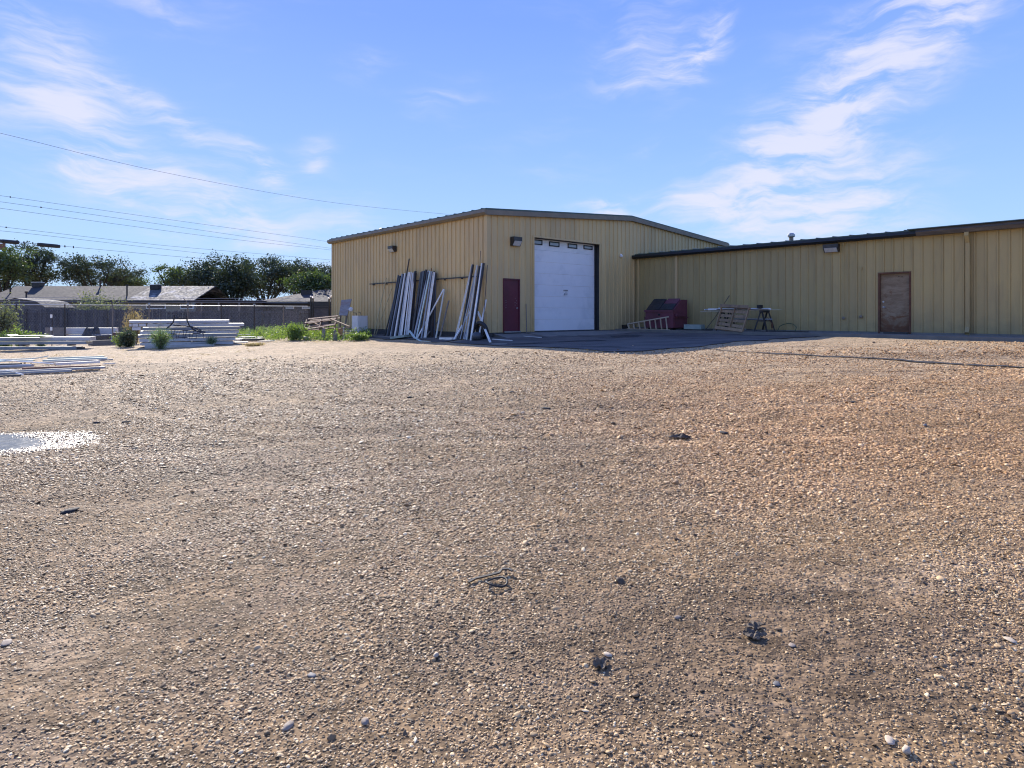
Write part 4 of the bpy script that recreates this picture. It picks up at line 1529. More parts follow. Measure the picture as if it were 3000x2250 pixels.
def tree(px, Y, top_px, base_w_px, label, mat='leaf_dark', dens=1.0, trunk=True, lean=0, seed=0, low_px=None, name='shade_tree', clump=1.0):
    x = (px - 1500) / F * Y
    zg = -.7
    top = CZ + (HY - top_px) / F * Y - zg
    W = base_w_px / F * Y / 2
    low = (CZ + (HY - low_px) / F * Y - zg) if low_px else top * .28
    root = empty(name, (x, Y, zg), 0, label, 'tree', 'trees beyond the fence')
    rs = np.random.default_rng(seed + 100)
    cz, hz = (top + low) / 2, (top - low) / 2
    # limbs
    mb = MB()
    th = low * .7
    fork = Vector((lean * .2, 0, th))
    mb.tube([(0, 0, -.2), (lean * .05, 0, th * .5), fork], .30, 8, r2=.22)
    tips = []
    nb = 9
    for i in range(nb):
        a = 2 * math.pi * i / nb + rs.uniform(-.3, .3)
        rr = rs.uniform(.45, .9)
        tp = Vector((math.cos(a) * W * rr, math.sin(a) * W * .7 * rr, cz + hz * rs.uniform(-.3, .75)))
        mid = fork.lerp(tp, .5) + Vector((rs.uniform(-.3, .3), rs.uniform(-.3, .3), .4))
        mb.tube([fork, mid, tp], .13, 6, r2=.03)
        tips.append(tp)
        for k in range(4):
            t2 = mid.lerp(tp, rs.uniform(0, .7)) + Vector((rs.normal() * W * .25, rs.normal() * W * .2, rs.uniform(0, hz * .6)))
            mb.tube([mid, mid.lerp(t2, .6) + Vector((0, 0, .15)), t2], .05, 5, r2=.012)
            tips.append(t2)
    part('trunk', mb, M['bark'], root)
    # clumps through the crown volume, gaps between them
    cl = []
    n = int(46 * dens * (W / 4) * (hz / 2.2) + 14)
    for i in range(n):
        d = rs.normal(size=3); d /= np.linalg.norm(d)
        r = rs.uniform(.35, 1.0) ** .55
        bump = 1 + .16 * math.sin(d[0] * 5 + seed) + .12 * math.sin(d[2] * 7 + d[0] * 3 + seed * 2)
        cl.append((d[0] * W * r * bump, d[1] * W * .75 * r, cz + d[2] * hz * r * bump, rs.uniform(.35, .85) * clump))
    for t_ in tips:
        cl.append((t_.x, t_.y, t_.z, rs.uniform(.35, .7) * clump))
    P = []
    for (a, b, c, s) in cl:
        k = int(150 * s)
        g = rs.normal(size=(k, 3)) * np.array([s * .72, s * .72, s * .42])
        P.append(g + np.array([a, b, c]))
    P = np.concatenate(P)
    P = P[P[:, 2] > low * .55]
    me = leaf_mesh('crown', P, .105, M[mat], aspect=.55)
    part('crown', me, None, root)
    return root


tree(8, 72, 722, 150, 'pale green tree cut by the left edge of the photo', 'leaf_mid', 1.0, seed=1, low_px=850)
tree(98, 78, 716, 150, 'dark round tree rising behind the left end of the long roof', 'leaf_dark', 1.25, seed=2, low_px=845)
tree(285, 80, 750, 235, 'dark spreading tree behind the middle of the long grey roof', 'leaf_dark', 1.25, seed=3, low_px=850)
tree(375, 84, 806, 90, 'small dark tree low behind the pale patch of roof', 'leaf_mid', 1.0, seed=4, low_px=850)
tree(520, 74, 775, 130, 'thin open tree at the right end of the long roof', 'leaf_mid', .75, seed=5, low_px=880, clump=.8)
tree(612, 72, 758, 150, 'dark tree with bare forked limbs left of the tallest tree', 'leaf_dark', 1.1, seed=6, low_px=885)
tree(690, 68, 768, 130, 'dense dark tree hanging over the low porch', 'leaf_dark', 1.5, seed=7, low_px=890)
tree(780, 76, 745, 200, 'tallest dark tree in the middle clump', 'leaf_dark', 1.35, seed=8, low_px=880)
tree(868, 80, 762, 130, 'dark tree between the tallest tree and the hall', 'leaf_dark', 1.2, seed=9, low_px=860)
tree(945, 84, 775, 120, 'dark tree top showing beside the hall wall', 'leaf_dark', 1.2, seed=10, low_px=860)
tree(925, 64, 798, 150, 'yellow green tree in front of the hall corner behind the hip roof', 'leaf_mid', 1.3, seed=11, low_px=860)


def shrub(name, px, Y, w_px, top_px, label, mat, n, leaf, cat='shrub', group=None, base_py=None, aspect=.5, up=.2, stemy=12, dens_low=False):
    if base_py is not None:
        g = ground_at(px, base_py); x, Y, zg = g.x, g.y, g.z
    else:
        x = (px - 1500) / F * Y; zg = tz(x, Y)
    W = w_px / F * Y / 2
    H = CZ + (HY - top_px) / F * Y - zg
    root = empty(name, (x, Y, zg), 0, label, cat, group)
    mb = MB()
    P = []
    rs = np.random.default_rng(int(px * 7 + top_px))
    for i in range(stemy):
        a = rs.uniform(0, 6.28); q = rs.uniform(.1, 1) ** .6
        tp = Vector((math.cos(a) * W * q, math.sin(a) * W * .8 * q, H * rs.uniform(.6, 1) * (1 - .35 * q)))
        mid = tp * .5 + Vector((0, 0, H * .12))
        mb.tube([(math.cos(a) * W * .12, math.sin(a) * W * .12, -.03), mid, tp], .012 * max(1, H), 4, r2=.004)
        k = n // stemy
        t = rs.uniform(.12, 1, k)[:, None]
        base = (1 - t) ** 2 * np.array([0, 0, 0]) + 2 * t * (1 - t) * np.array(mid) + t ** 2 * np.array(tp)
        P.append(base + rs.normal(size=(k, 3)) * np.array([W * .22, W * .2, H * .09]))
    P = np.concatenate(P)
    P[:, 2] = np.abs(P[:, 2])
    part('stems', mb, M['bark'], root)
    part('foliage', leaf_mesh('foliage', P, leaf, M[mat], aspect=aspect, up=up), None, root)
    return root


shrub('shrub', 297, 52, 150, 836, 'olive green shrub in front of the long grey roof', 'leaf_grey', 5200, .085, stemy=30)
shrub('shrub', 4, 31, 90, 842, 'pale grey green bush at the left edge before the fence', 'leaf_grey', 3600, .05, stemy=26)
shrub('shrub', 62, 29.5, 62, 944, 'yellow green weed clump at far left behind the long beams', 'leaf_weed', 1800, .035, stemy=18)
shrub('shrub', 15, 29.5, 60, 956, 'low green weeds at the left edge behind the beams', 'leaf_weed', 1500, .035, stemy=18)
shrub('shrub', 120, 30.5, 50, 962, 'small green weeds left of the brown board', 'leaf_weed', 1200, .035, stemy=16)
shrub('grass_clump', 395, 31, 66, 888, 'tall dry reddish grass behind the left end of the big panel stack', 'straw', 2400, .07, 'grass', aspect=.10, up=1.8, stemy=30)
shrub('tumbleweed', 376, 0, 62, 955, 'dark green tumbleweed at the left end of the big panel stack', 'thistle', 3800, .035, 'weed', base_py=1016, stemy=24)
shrub('bush', 470, 0, 64, 946, 'bright green wispy bush growing in front of the big panel stack', 'leaf_bush', 5000, .035, base_py=1023, aspect=.14, up=1.2, stemy=44)
shrub('bush', 618, 0, 40, 976, 'small wispy green bush at the foot of the panel stack', 'leaf_bush', 1600, .032, base_py=1013, aspect=.14, up=1.2, stemy=20)
shrub('weed_clump', 352, 28.5, 44, 972, 'green weeds between the black tub and the panel stack', 'leaf_weed', 1300, .03, stemy=14)
shrub('weed_clump', 862, 30, 84, 938, 'tall pointed weed clump rising highest above the weed bed', 'leaf_weed', 2600, .04, stemy=18, up=.5)
shrub('weed_clump', 1052, 0, 62, 972, 'bright green weeds in front of the grey cabinet', 'leaf_weed', 1900, .03, base_py=997, stemy=20)
shrub('straw_tuft', 747, 0, 60, 1003, 'flat tuft of dry straw beside the small board pile', 'straw', 1500, .05, 'grass', base_py=1014, aspect=.1, up=.1, stemy=14)


def weed_bed():
    P = []; Q = []
    rs = np.random.default_rng(5)
    cnt = 0
    while cnt < 1250:
        px = rs.uniform(695, 1085); py = rs.uniform(962, 999)
        g = ground_at(px, py)
        bx, by = to_b(g.x, g.y)
        if bx > -.5:
            continue
        if py > 992 and rs.uniform() < .5:
            continue
        if noise.noise(Vector((g.x * .6, g.y * .4, 0))) < -.25 and rs.uniform() < .8:
            continue
        cnt += 1
        H = rs.uniform(.12, .5) * (1 + .5 * noise.noise(Vector((g.x * .8, g.y * .8, 3))))
        k = 16
        t = rs.uniform(.05, 1, k)
        rad = .13 * (1 - t * .75)
        a = rs.uniform(0, 6.28, k)
        P.append(np.stack([g.x + np.cos(a) * rad, g.y + np.sin(a) * rad, g.z + t * H], -1))
    P = np.concatenate(P)
    me = leaf_mesh('weeds', P, .045, M['leaf_weed'], aspect=.35, up=.5)
    o = bpy.data.objects.new('weeds', me)
    COL.objects.link(o)
    tag(o, 'bright green weeds growing between the panel stack and the hall', 'weeds', kind='stuff')


weed_bed()


def dry_litter():
    """thin sprigs scattered along the edge of the yard"""
    rs = np.random.default_rng(9)
    P = []
    for _ in range(2600):
        px = rs.uniform(-100, 1100); py = rs.uniform(1002, 1062) if px < 760 else rs.uniform(998, 1006)
        g = ground_at(px, py)
        if noise.noise(Vector((g.x * .5, g.y * .9, 9))) < .0:
            continue
        P.append((g.x, g.y, g.z + .012))
    me = leaf_mesh('dry_litter', np.array(P), .05, M['straw'], flat=.9, aspect=.09)
    o = bpy.data.objects.new('dry_litter', me)
    COL.objects.link(o)
    tag(o, 'dry grass bits littered over the gravel before the stacks', 'dry grass', kind='stuff')


dry_litter()


def wires():
    def cable(pts, r, label, splice=(), grp='overhead lines at the upper left'):
        """pts: (px, py) samples; the line runs at a steady height away to the right"""
        root = empty('overhead_line', (0, 0, 0), 0, label, 'power line', grp)
        return root
    specs = [
        ('uppermost single wire sweeping down to the hall roof', [(-200, 352), (0, 390), (475, 504), (950, 590), (1313, 628), (1500, 642)], 8.9, 0.0082),
        ('highest wire of the parallel bundle', [(-200, 545), (0, 573), (450, 637), (895, 698), (975, 709), (1300, 742)], 8.6, 0.0102),
        ('second wire down in the parallel bundle', [(-200, 566), (0, 591), (380, 644), (753, 698), (975, 728), (1200, 756)], 8.0, 0.0102),
        ('third wire down in the parallel bundle', [(-200, 586), (0, 610), (330, 655), (658, 698), (975, 733), (1200, 757)], 7.6, 0.0102),
        ('fourth wire down in the parallel bundle', [(-200, 643), (0, 664), (291, 698), (500, 721), (850, 751), (975, 762), (1200, 782)], 6.6, 0.0102),
        ('fifth wire down in the parallel bundle', [(-200, 655), (0, 676), (133, 690), (500, 732), (723, 755), (975, 771), (1200, 788)], 6.3, 0.0102),
        ('lowest line carrying two black splice cases', [(-200, 690), (0, 704), (173, 720), (500, 750), (678, 764), (850, 778), (1100, 797)], 5.6, 0.0109)]
    for lab, pts, h, r in specs:
        P = []
        for px, py in pts:
            Y = (h - CZ) * F / (HY - py)
            Y = min(Y, 95)
            P.append(pix(px, py, Y))
        # keep the run smooth
        S = []
        for i in range(len(P) - 1):
            p0 = P[max(i - 1, 0)]; p1 = P[i]; p2 = P[i + 1]; p3 = P[min(i + 2, len(P) - 1)]
            for k in range(8):
                t = k / 8
                S.append(.5 * ((2 * p1) + (p2 - p0) * t + (2 * p0 - 5 * p1 + 4 * p2 - p3) * t * t + (3 * p1 - p0 - 3 * p2 + p3) * t ** 3))
        S.append(P[-1])
        o0 = S[0].copy()
        root = empty('overhead_line', o0, 0, lab, 'power line', 'overhead lines at the upper left')
        mb = MB(); mb.tube([s - o0 for s in S], r, 5)
        part('cable', mb, M['wire'], root)
        marks = {'highest wire of the parallel bundle': [30], 'second wire down in the parallel bundle': [120], 'fourth wire down in the parallel bundle': [18]}.get(lab, [])
        def at_px(px):
            for s0, s1 in zip(S[:-1], S[1:]):
                a = 1500 + s0.x / s0.y * F; b = 1500 + s1.x / s1.y * F
                if a <= px <= b:
                    return s0.lerp(s1, (px - a) / (b - a + 1e-9))
            return S[0]
        for px in marks:
            q = at_px(px) - o0
            mb = MB(); mb.lathe([(.0, -.05), (.04, -.03), (.05, 0), (.035, .04), (0, .06)], 8, q)
            part('spacer', mb, M['wire'], root)
        if 'splice' in lab:
            for a, b, rr in ((2, 52, .12), (113, 172, .12)):
                qa, qb = at_px(a) - o0, at_px(b) - o0
                dv = (qb - qa).normalized()
                off = Vector((0, 0, -rr * .4))
                mb = MB(); mb.tube([qa + off - dv * .05, qa + dv * .15 + off, qb - dv * .15 + off, qb + dv * .05 + off], rr, 10)
                mb.tube([qa + off + dv * .1, qb + off - dv * .1], rr * 1.12, 10)
                part('splice_case', mb, M['wire'], root)
            for px in (70, 96, 190, 215):
                q = at_px(px) - o0
                mb = MB(); mb.lathe([(.03, -.08), (.045, 0), (.03, .08)], 6, q)
                part('clamp', mb, M['wire'], root)
    # rust red head of a pole peeping over the trees at the far left
    b = pix(12, 724, 84)
    root = empty('utility_pole', (b.x, 84, -.7), 0, 'short reddish pole head over the trees at the left edge', 'pole')
    mb = MB(); mb.tube([(0, 0, 0), (0, 0, b.z + .7 + .5)], .16, 8); part('pole', mb, M['bark'], root)
    mb = MB(); mb.box((-.35, -.3, b.z + .7 - .4), (.30, -.17, b.z + .7 + .45)); part('cross_block', mb, M['red_wood'], root)


wires()

# ------------------------------------------------------------------ stacks and scrap at the left of the yard
def lifted(px, py, lift):
    """the point seen at a pixel that hangs `lift` metres above the yard"""
    lo, hi = .8, 70.0
    for _ in range(50):
        Y = (lo + hi) / 2
        x = (px - 1500) / F * Y
        if CZ - (py - HY) / F * Y > tz(x, Y) + lift:
            lo = Y
        else:
            hi = Y
    return pix(px, py, Y)


class Line:
    """a vertical plane through O running at an angle; s along it, out towards the camera"""
    def __init__(self, px, py, ang):
        self.O = ground_at(px, py)
        self.d = Vector((math.cos(R(ang)), math.sin(R(ang)), 0))
        self.n = Vector((math.sin(R(ang)), -math.cos(R(ang)), 0))
        self.ang = R(ang)
    def s(self, px, out=0):
        u = (px - 1500) / F
        P = self.O + self.n * out
        return (u * P.y - P.x) / (self.d.x - u * self.d.y)
    def P(self, s, z, out=0):
        return self.O + self.d * s + self.n * out + Vector((0, 0, z))
    def frame(self, s, z, out=0, rz=0):
        return Matrix.Translation(self.P(s, z, out)) @ Matrix.Rotation(self.ang + rz, 4, 'Z')


def sheet_panel(L, pa, pb, z0, z1, depth, label, cat, group, mface, mtop=None, out=0.0, tilt=0.0, name='insulated_panel', wavy=False, h_gap=True):
    """a flat-sided panel lying in a stack: a grooved face with a thin bright skin on top, origin at its base"""
    s0, s1 = L.s(pa, out), L.s(pb, out)
    ln = s1 - s0
    c = L.P((s0 + s1) / 2, z0, out)
    root = empty(name, c, L.ang, label, cat, group)
    h = z1 - z0 - (.022 if h_gap else 0)
    mb = MB()
    g = h * .1
    prof = [(0.012, 0), (0.0, .006), (0.0, h * .30), (.010, h * .34), (.010, h * .40), (0.0, h * .44), (0, h - .02), (.004, h - .014), (depth, h - .014), (depth, 0)]
    n = len(prof)
    vs = [(-ln / 2, y, z) for y, z in prof] + [(ln / 2, y, z + tilt) for y, z in prof]
    mb.add(vs, [tuple(range(n)), tuple(reversed(range(n, 2 * n)))] + [(i, i + n, (i + 1) % n + n, (i + 1) % n) for i in range(n)])
    part('core', mb, mface, root)
    mb = MB()
    K = 24
    for i in range(K):
        x0, x1 = -ln / 2 - .01 + (ln + .02) * i / K, -ln / 2 - .01 + (ln + .02) * (i + 1) / K
        t0, t1 = (i / K) * tilt, ((i + 1) / K) * tilt
        w0 = .006 * math.sin(i * 2.1) if wavy else 0
        w1 = .006 * math.sin((i + 1) * 2.1) if wavy else 0
        mb.add([(x0, -.015, h - .012 + t0), (x1, -.015, h - .012 + t1), (x1, depth + .01, h - .012 + t1), (x0, depth + .01, h - .012 + t0),
                (x0, -.015, h - .002 + t0 + w0), (x1, -.015, h - .002 + t1 + w1), (x1, depth + .01, h + .0 + t1), (x0, depth + .01, h + t0)],
               [(0, 3, 2, 1), (4, 5, 6, 7), (0, 1, 5, 4), (2, 3, 7, 6)])
    part('top_skin', mb, mtop or M['white_metal'], root)
    return root


LB = Line(424, 1020, 27)
g_ = 'white panels stacked behind the green bush'
rows = [(378, 672, 1.06, 1.20, 'topmost panel of the big stack, set back to the left', 0.0, 'beam_grey', 0),
        (431, 715, .90, 1.045, 'second panel down in the big stack, with a bright ragged top edge', .06, 'beam_grey', 0),
        (416, 705, .745, .885, 'third panel down in the big stack', 0.0, 'blue_metal', 0),
        (410, 700, .585, .73, 'fourth panel down in the big stack', 0.02, 'beam_grey', 0),
        (404, 696, .42, .57, 'fifth panel down in the big stack', 0.0, 'blue_metal', 0),
        (408, 690, .255, .405, 'sixth panel down in the big stack', 0.03, 'beam_grey', 0),
        (414, 684, .09, .24, 'bottom panel of the big stack, resting near the ground', 0.0, 'beam_grey', 0)]
for (a, b, z0, z1, lab, out, mm, tl) in rows:
    sheet_panel(LB, a, b, z0, z1, 1.05, lab, 'panel', g_, M[mm], out=out - .35, wavy=('ragged' in lab))
for (a, b, z0, z1, lab) in ((388, 405, .905, 1.04, 'short block under the left end of the topmost panel'), (407, 428, .915, 1.03, 'second short block right of the first at the stack top left'),
                            (387, 413, .755, .88, 'pale block one layer lower at the left end of the big stack'), (378, 386, .92, 1.03, 'small pale block at the far left tip of the big stack')):
    s0, s1 = LB.s(a, -.3), LB.s(b, -.3)
    mb = MB(); mb.box((s0, 0, z0), (s1, .4, z1), LB.frame(0, 0, -.3))
    solo('spacer_block', mb, M['beam_grey'], lab, 'block', 'blocks at the left end of the big stack')
for k, q in enumerate((430, 545, 660)):
    s = LB.s(q, -.35)
    mb = MB(); mb.box((s - .06, .0, -.1), (s + .06, 1.1, .088), LB.frame(0, 0, -.36))
    solo('timber_bearer', mb, M['old_wood'], ['timber bearer under the left end of the big stack', 'timber bearer under the middle of the big stack', 'timber bearer under the right end of the big stack'][k], 'timber', 'bearers under the big stack')
sheet_panel(LB, 424, 628, .0, .16, .26, 'low pale beam lying in front of the big stack', 'beam', None, M['beam_grey'], out=.35, name='low_beam')
sheet_panel(LB, 410, 560, .12, .235, .22, 'low white board between the front beam and the big stack', 'board', None, M['beam_grey'], out=.0, name='low_board')
sheet_panel(LB, 560, 615, .10, .24, .2, 'short white board right of the low board at the stack foot', 'board', None, M['blue_metal'], out=.02, name='low_board')


def poly_line(pts, lift_fn=None):
    return [lifted(a, b, c) for a, b, c in pts]


def plane_pts(L, pts, out):
    r = []
    for (px, py) in pts:
        s = L.s(px, out)
        p = L.P(s, 0, out)
        r.append(Vector((p.x, p.y, CZ - (py - HY) / F * p.y)))
    return r


def frame_thing(name, label, cat, L, out, rails, rungs, r, m, partn=('rail', 'rung')):
    base = L.P(L.s(rails[0][0][0], out), 0, out)
    root = empty(name, base, 0, label, cat)
    for rl in rails:
        p = plane_pts(L, rl, out)
        mb = MB(); mb.tube([q - base for q in p], r, 6); part(partn[0], mb, m, root)
    for rg in rungs:
        p = plane_pts(L, rg, out)
        mb = MB(); mb.tube([q - base for q in p], r * .8, 6); part(partn[1], mb, m, root)
    return root


frame_thing('bent_stand', 'dark bent steel stand propped against the big panel stack', 'metal frame', LB, .18,
            [[(510, 923), (511, 932), (507, 945), (498, 955), (487, 962)], [(546, 926), (548, 938), (554, 953), (566, 965), (580, 971), (602, 973)],
             [(508, 952), (560, 957), (590, 968)]], [[(510, 931), (548, 933)]], .032, M['dark_steel'], ('bar', 'crossbar'))
frame_thing('metal_rack', 'low dark metal rack with upright bars before the big panel stack', 'rack', LB, .24,
            [[(498, 966), (540, 967), (578, 971), (596, 978), (597, 990)], [(500, 978), (550, 976), (588, 978)], [(500, 990), (545, 989), (575, 991)]],
            [[(q, 967 + (q - 500) * .04), (q - 2 + d_, 992)] for q, d_ in ((503, 0), (512, -6), (519, 0), (529, -6), (538, 0), (548, -6), (557, 0), (567, -4), (578, 0))], .014, M['dark_steel'], ('rail', 'upright'))

# long beams at the far left
LA = Line(100, 1026, 5)
g_ = 'long grey blue beams stacked at the left edge'
for (a, b, z0, z1, lab, mm, out) in ((-260, 116, .40, .56, 'upper beam of the left edge stack, left length', 'blue_metal', 0), (117, 262, .40, .58, 'upper beam of the left edge stack, right length ending above the tub', 'beam_grey', .02),
                                     (-260, 116, .24, .38, 'second beam down of the left edge stack, left length', 'blue_metal', 0.03), (117, 252, .24, .38, 'second beam down of the left edge stack, right length', 'blue_metal', 0.03),
                                     (-260, 222, .02, .16, 'lowest beam of the left edge stack, on the ground', 'blue_metal', 0.08)):
    sheet_panel(LA, a, b, z0, z1, .5, lab, 'beam', g_, M[mm], out=out - .2, name='steel_beam')
for k, q in enumerate((-100, 60, 200)):
    s = LA.s(q, -.2)
    mb = MB(); mb.box((s - .05, 0, .165), (s + .05, .5, .235), LA.frame(0, 0, -.2))
    solo('timber_bearer', mb, M['old_wood'], ['timber bearer beyond the left edge under the long beams', 'timber bearer near the left edge between the long beams', 'timber bearer near the right end between the long beams'][k], 'timber', 'bearers between the long beams')
mb = MB(); a, b = LA.s(18), LA.s(140)
n = 14
for i in range(n):
    x0, x1 = a + (b - a) * i / n, a + (b - a) * (i + 1) / n
    h0, h1_ = [.60 + .02 * math.sin(t * 3) + (.05 if t < .12 else 0) for t in (i / n, (i + 1) / n)]
    mb.add([LA.P(x0, h0, .1), LA.P(x1, h1_, .1), LA.P(x1, h1_ + .01, -.4), LA.P(x0, h0 + .01, -.4), LA.P(x0, h0 + .012, .1), LA.P(x1, h1_ + .012, .1), LA.P(x1, h1_ + .022, -.4), LA.P(x0, h0 + .022, -.4)],
           [(0, 3, 2, 1), (4, 5, 6, 7), (0, 1, 5, 4), (2, 3, 7, 6)] + ([(0, 4, 7, 3)] if i == 0 else []) + ([(1, 2, 6, 5)] if i == n - 1 else []))
solo('loose_sheet', mb, M['white_metal'], 'loose white sheet lying on top of the long grey beams at left', 'metal sheet')
mb = MB(); s = LA.s(236, .2); mb.box((s - .1, -.1, 0), (s + .1, .15, .13), LA.frame(0, 0, .2))
solo('spacer_block', mb, M['plinth'], 'small dark block on the ground by the end of the long beams', 'block')
LC = Line(300, 1012, 7)
sheet_panel(LC, 258, 392, .0, .26, .3, 'grey concrete curb like beam half hidden by the tumbleweed', 'beam', None, M['concrete'], M['concrete'], name='kerb_beam', tilt=.04)
LD = Line(250, 1001, 3)
for (a, b, z0, z1, lab, mm) in ((181, 338, .42, .80, 'upper pale blue panel behind the black tub', 'blue_metal'), (192, 335, .02, .41, 'lower pale blue panel behind the black tub', 'blue_metal')):
    sheet_panel(LD, a, b, z0, z1, .3, lab, 'panel', 'pale panels behind the black tub', M['cabinet'], out=-.9, name='insulated_panel')
mb = MB(); a, b = LD.s(132, -.6), LD.s(192, -.6); mb.box((a, 0, 0), (b, .05, .80), LD.frame(0, 0, -.6))
solo('brown_board', mb, M['old_wood'], 'brown board standing left of the pale panels', 'board')
# black tub and folded tarp
c = LD.P(LD.s(299, .2), .12, .2)
root = empty('black_tub', c, 0, 'round black tub with pale rim in front of the pale panels', 'tub')
mb = MB(); mb.lathe([(.40, 0), (.43, .04), (.44, .24), (.45, .26)], 26); part('tub_body', mb, M['plastic_black'], root, smooth=False)
mb = MB(); mb.tube([(.45 * math.cos(t), .45 * math.sin(t), .27) for t in np.linspace(0, 2 * math.pi, 29)], .016, 6, False); part('rim', mb, M['galv'], root)
mb = MB(); rs = np.random.default_rng(3)
c = LD.P(LD.s(268, -.25), 0, -.25)
nn, mm_ = 18, 9
vs = []
for j in range(mm_ + 1):
    ph = j / mm_ * math.pi / 2
    for i in range(nn):
        t = 2 * math.pi * i / nn
        k = 1 + .22 * noise.noise(Vector((math.cos(t) * 2, math.sin(t) * 2, ph * 2))) + (.12 * math.sin(t * 5))
        vs.append(c + Vector((.52 * math.cos(t) * math.cos(ph) ** .6 * k, .35 * math.sin(t) * math.cos(ph) ** .6 * k, .66 * math.sin(ph) ** .8 * k)))
mb.add(vs, [(j * nn + i, j * nn + (i + 1) % nn, (j + 1) * nn + (i + 1) % nn, (j + 1) * nn + i) for j in range(mm_) for i in range(nn)])
solo('black_tarp', mb, M['plastic_black'], 'crumpled black plastic heap against the pale panels left of the tub', 'tarp')
mb = MB(); c = LD.P(LD.s(280, .35), 0, .35)
mb.tube([c + Vector((.30 * math.cos(t), .1, .02 + .12 * math.sin(t))) for t in np.linspace(0, math.pi, 9)], .02, 6)
solo('wire_hoop', mb, M['galv'], 'small pale hoop on the ground under the black tub', 'hoop')
a, b = LD.s(329, 0), LD.s(352, 0)
mb = MB(); mb.box((a, 0, .08), (b, .35, .52), LD.frame(0, 0, 0))
solo('rusty_crate', mb, M['rust'], 'rust brown crate between the black tub and the weeds', 'crate')

# the flat heap of pipes and channels in front, at the left edge
g_ = 'loose channels and pipes heaped at the left edge'
heap = [([(-120, 1056, .12), (60, 1052, .14), (110, 1049, .17), (140, 1043, .22)], .10, .03, 'mint_metal', 'curved mint strip at the back of the heap with its tip raised'),
        ([(140, 1052, .12), (305, 1047, .08)], .07, .05, 'mint_metal', 'pale mint channel ending at the back right of the heap'),
        ([(125, 1059, .12), (314, 1051, .08)], .09, .05, 'mint_metal', 'broad pale mint channel second from the back of the heap'),
        ([(160, 1070, .12), (290, 1063, .08)], .09, .06, 'white_metal', 'white channel in the middle right of the heap'),
        ([(120, 1064, .10), (330, 1055, .03)], .05, .04, 'blue_metal', 'thin grey channel between the pale channels of the heap'),
        ([(68, 1082, .08), (292, 1075, .07)], .12, .10, 'red_wood', 'reddish brown timber lying in the front of the heap'),
        ([(-120, 1098, .06), (308, 1079, .05)], .08, .05, 'blue_metal', 'longest blue grey channel along the front of the heap'),
        ([(-100, 1103, .03), (210, 1088, .03)], .06, .05, 'blue_metal', 'blue grey channel nearest the camera in the heap'),
        ([(-90, 1050, .22), (20, 1056, .19), (170, 1067, .14)], .035, .035, 'white_metal', 'thin white rod crossing over the heap slantwise'),
        ([(-120, 1081, .10), (95, 1072, .13)], .10, .05, 'blue_metal', 'blue grey channel crossing under the white rod'),
        ([(20, 1086, .07), (68, 1098, .03)], .04, .03, 'white_metal', 'short white rod at the front left of the heap'),
        ([(303, 1067, .02), (337, 1066, .02)], .04, .03, 'white_metal', 'short pale offcut right of the heap'),
        ([(-100, 1107, .02), (60, 1099, .03)], .05, .04, 'slate_metal', 'dark bar at the front left edge of the heap'),
        ([(-130, 1062, .16), (100, 1058, .14)], .12, .04, 'mint_metal', 'wide mint strip at the left of the heap'),
        ([(-130, 1070, .12), (60, 1066, .13)], .10, .05, 'slate_metal', 'dark slate bar deep in the left of the heap'),
        ([(-100, 1090, .06), (50, 1087, .06)], .08, .04, 'white_metal', 'pale strip at the left above the front channels'),
        ([(30, 1092, .05), (200, 1081, .05)], .05, .04, 'slate_metal', 'dark bar in the shadow below the brown timber')]
for pts, w, h, mm, lab in heap:
    P = [lifted(*q) for q in pts]
    mb = MB()
    if 'rod' in lab:
        mb.tube(P, w / 2, 8)
    elif len(P) == 2:
        p, q = P
        d = (q - p).normalized(); s = d.cross(Vector((0, 0, 1))).normalized() * w / 2
        up = Vector((0, 0, h))
        # a channel: web below, two flanges up, a real thickness
        t = .008
        prof = [(-1, 1, 0, 1), (-1, 0, 0, 0), (1, 0, 0, 0), (1, 1, 0, 1)]
        for (u0, z0, u1, z1) in ((-1, 0, -1 + 2 * t / w, 1), (1 - 2 * t / w, 0, 1, 1), (-1, 1 - t / h, 1, 1)):
            vs = []
            for e in (p, q):
                for uu, zz in ((u0, z0), (u1, z0), (u1, z1), (u0, z1)):
                    vs.append(e + s * uu + up * zz)
            mb.add(vs, [(0, 3, 2, 1), (4, 5, 6, 7), (0, 1, 5, 4), (1, 2, 6, 5), (2, 3, 7, 6), (3, 0, 4, 7)])
        if 'timber' in lab or 'bar' in lab:
            mb = MB(); mb.beam(p, q, w, h)
    else:
        for a, b in zip(P[:-1], P[1:]):
            mb.beam(a, b + (b - a) * .01, w, h)
    solo('loose_channel' if 'rod' not in lab else 'loose_rod', mb, M[mm], lab, 'rod' if 'rod' in lab else ('timber' if 'timber' in lab else 'channel'), g_)

# small pile of boards right of the big stack
g_ = 'small boards heaped right of the big stack'
for (a, b, py, l0, w, h, mm, lab) in ((694, 738, 981, .28, .4, .03, 'slab_green', 'top greenish board of the small board pile'), (698, 746, 988, .2, .35, .035, 'white_metal', 'bright white board in the small board pile'),
                                      (688, 700, 996, .1, .3, .08, 'white_metal', 'white board end at the left of the small pile'), (742, 764, 990, .12, .3, .05, 'white_metal', 'short white board at the right of the small pile'),
                                      (692, 758, 996, .08, .5, .10, 'slate_metal', 'dark panel under the white boards of the small pile'), (756, 792, 1000, .05, .35, .035, 'tan_foam', 'pale tan board lying right of the small pile'),
                                      (680, 720, 1004, .02, .3, .04, 'beam_grey', 'pale thin board in front left of the small pile')):
    p, q = lifted(a, py, l0), lifted(b, py - 1, l0)
    mb = MB(); mb.beam(p + Vector((0, .2, 0)), q + Vector((0, .25, 0)), w, h)
    solo('board', mb, M[mm], lab, 'board', g_)
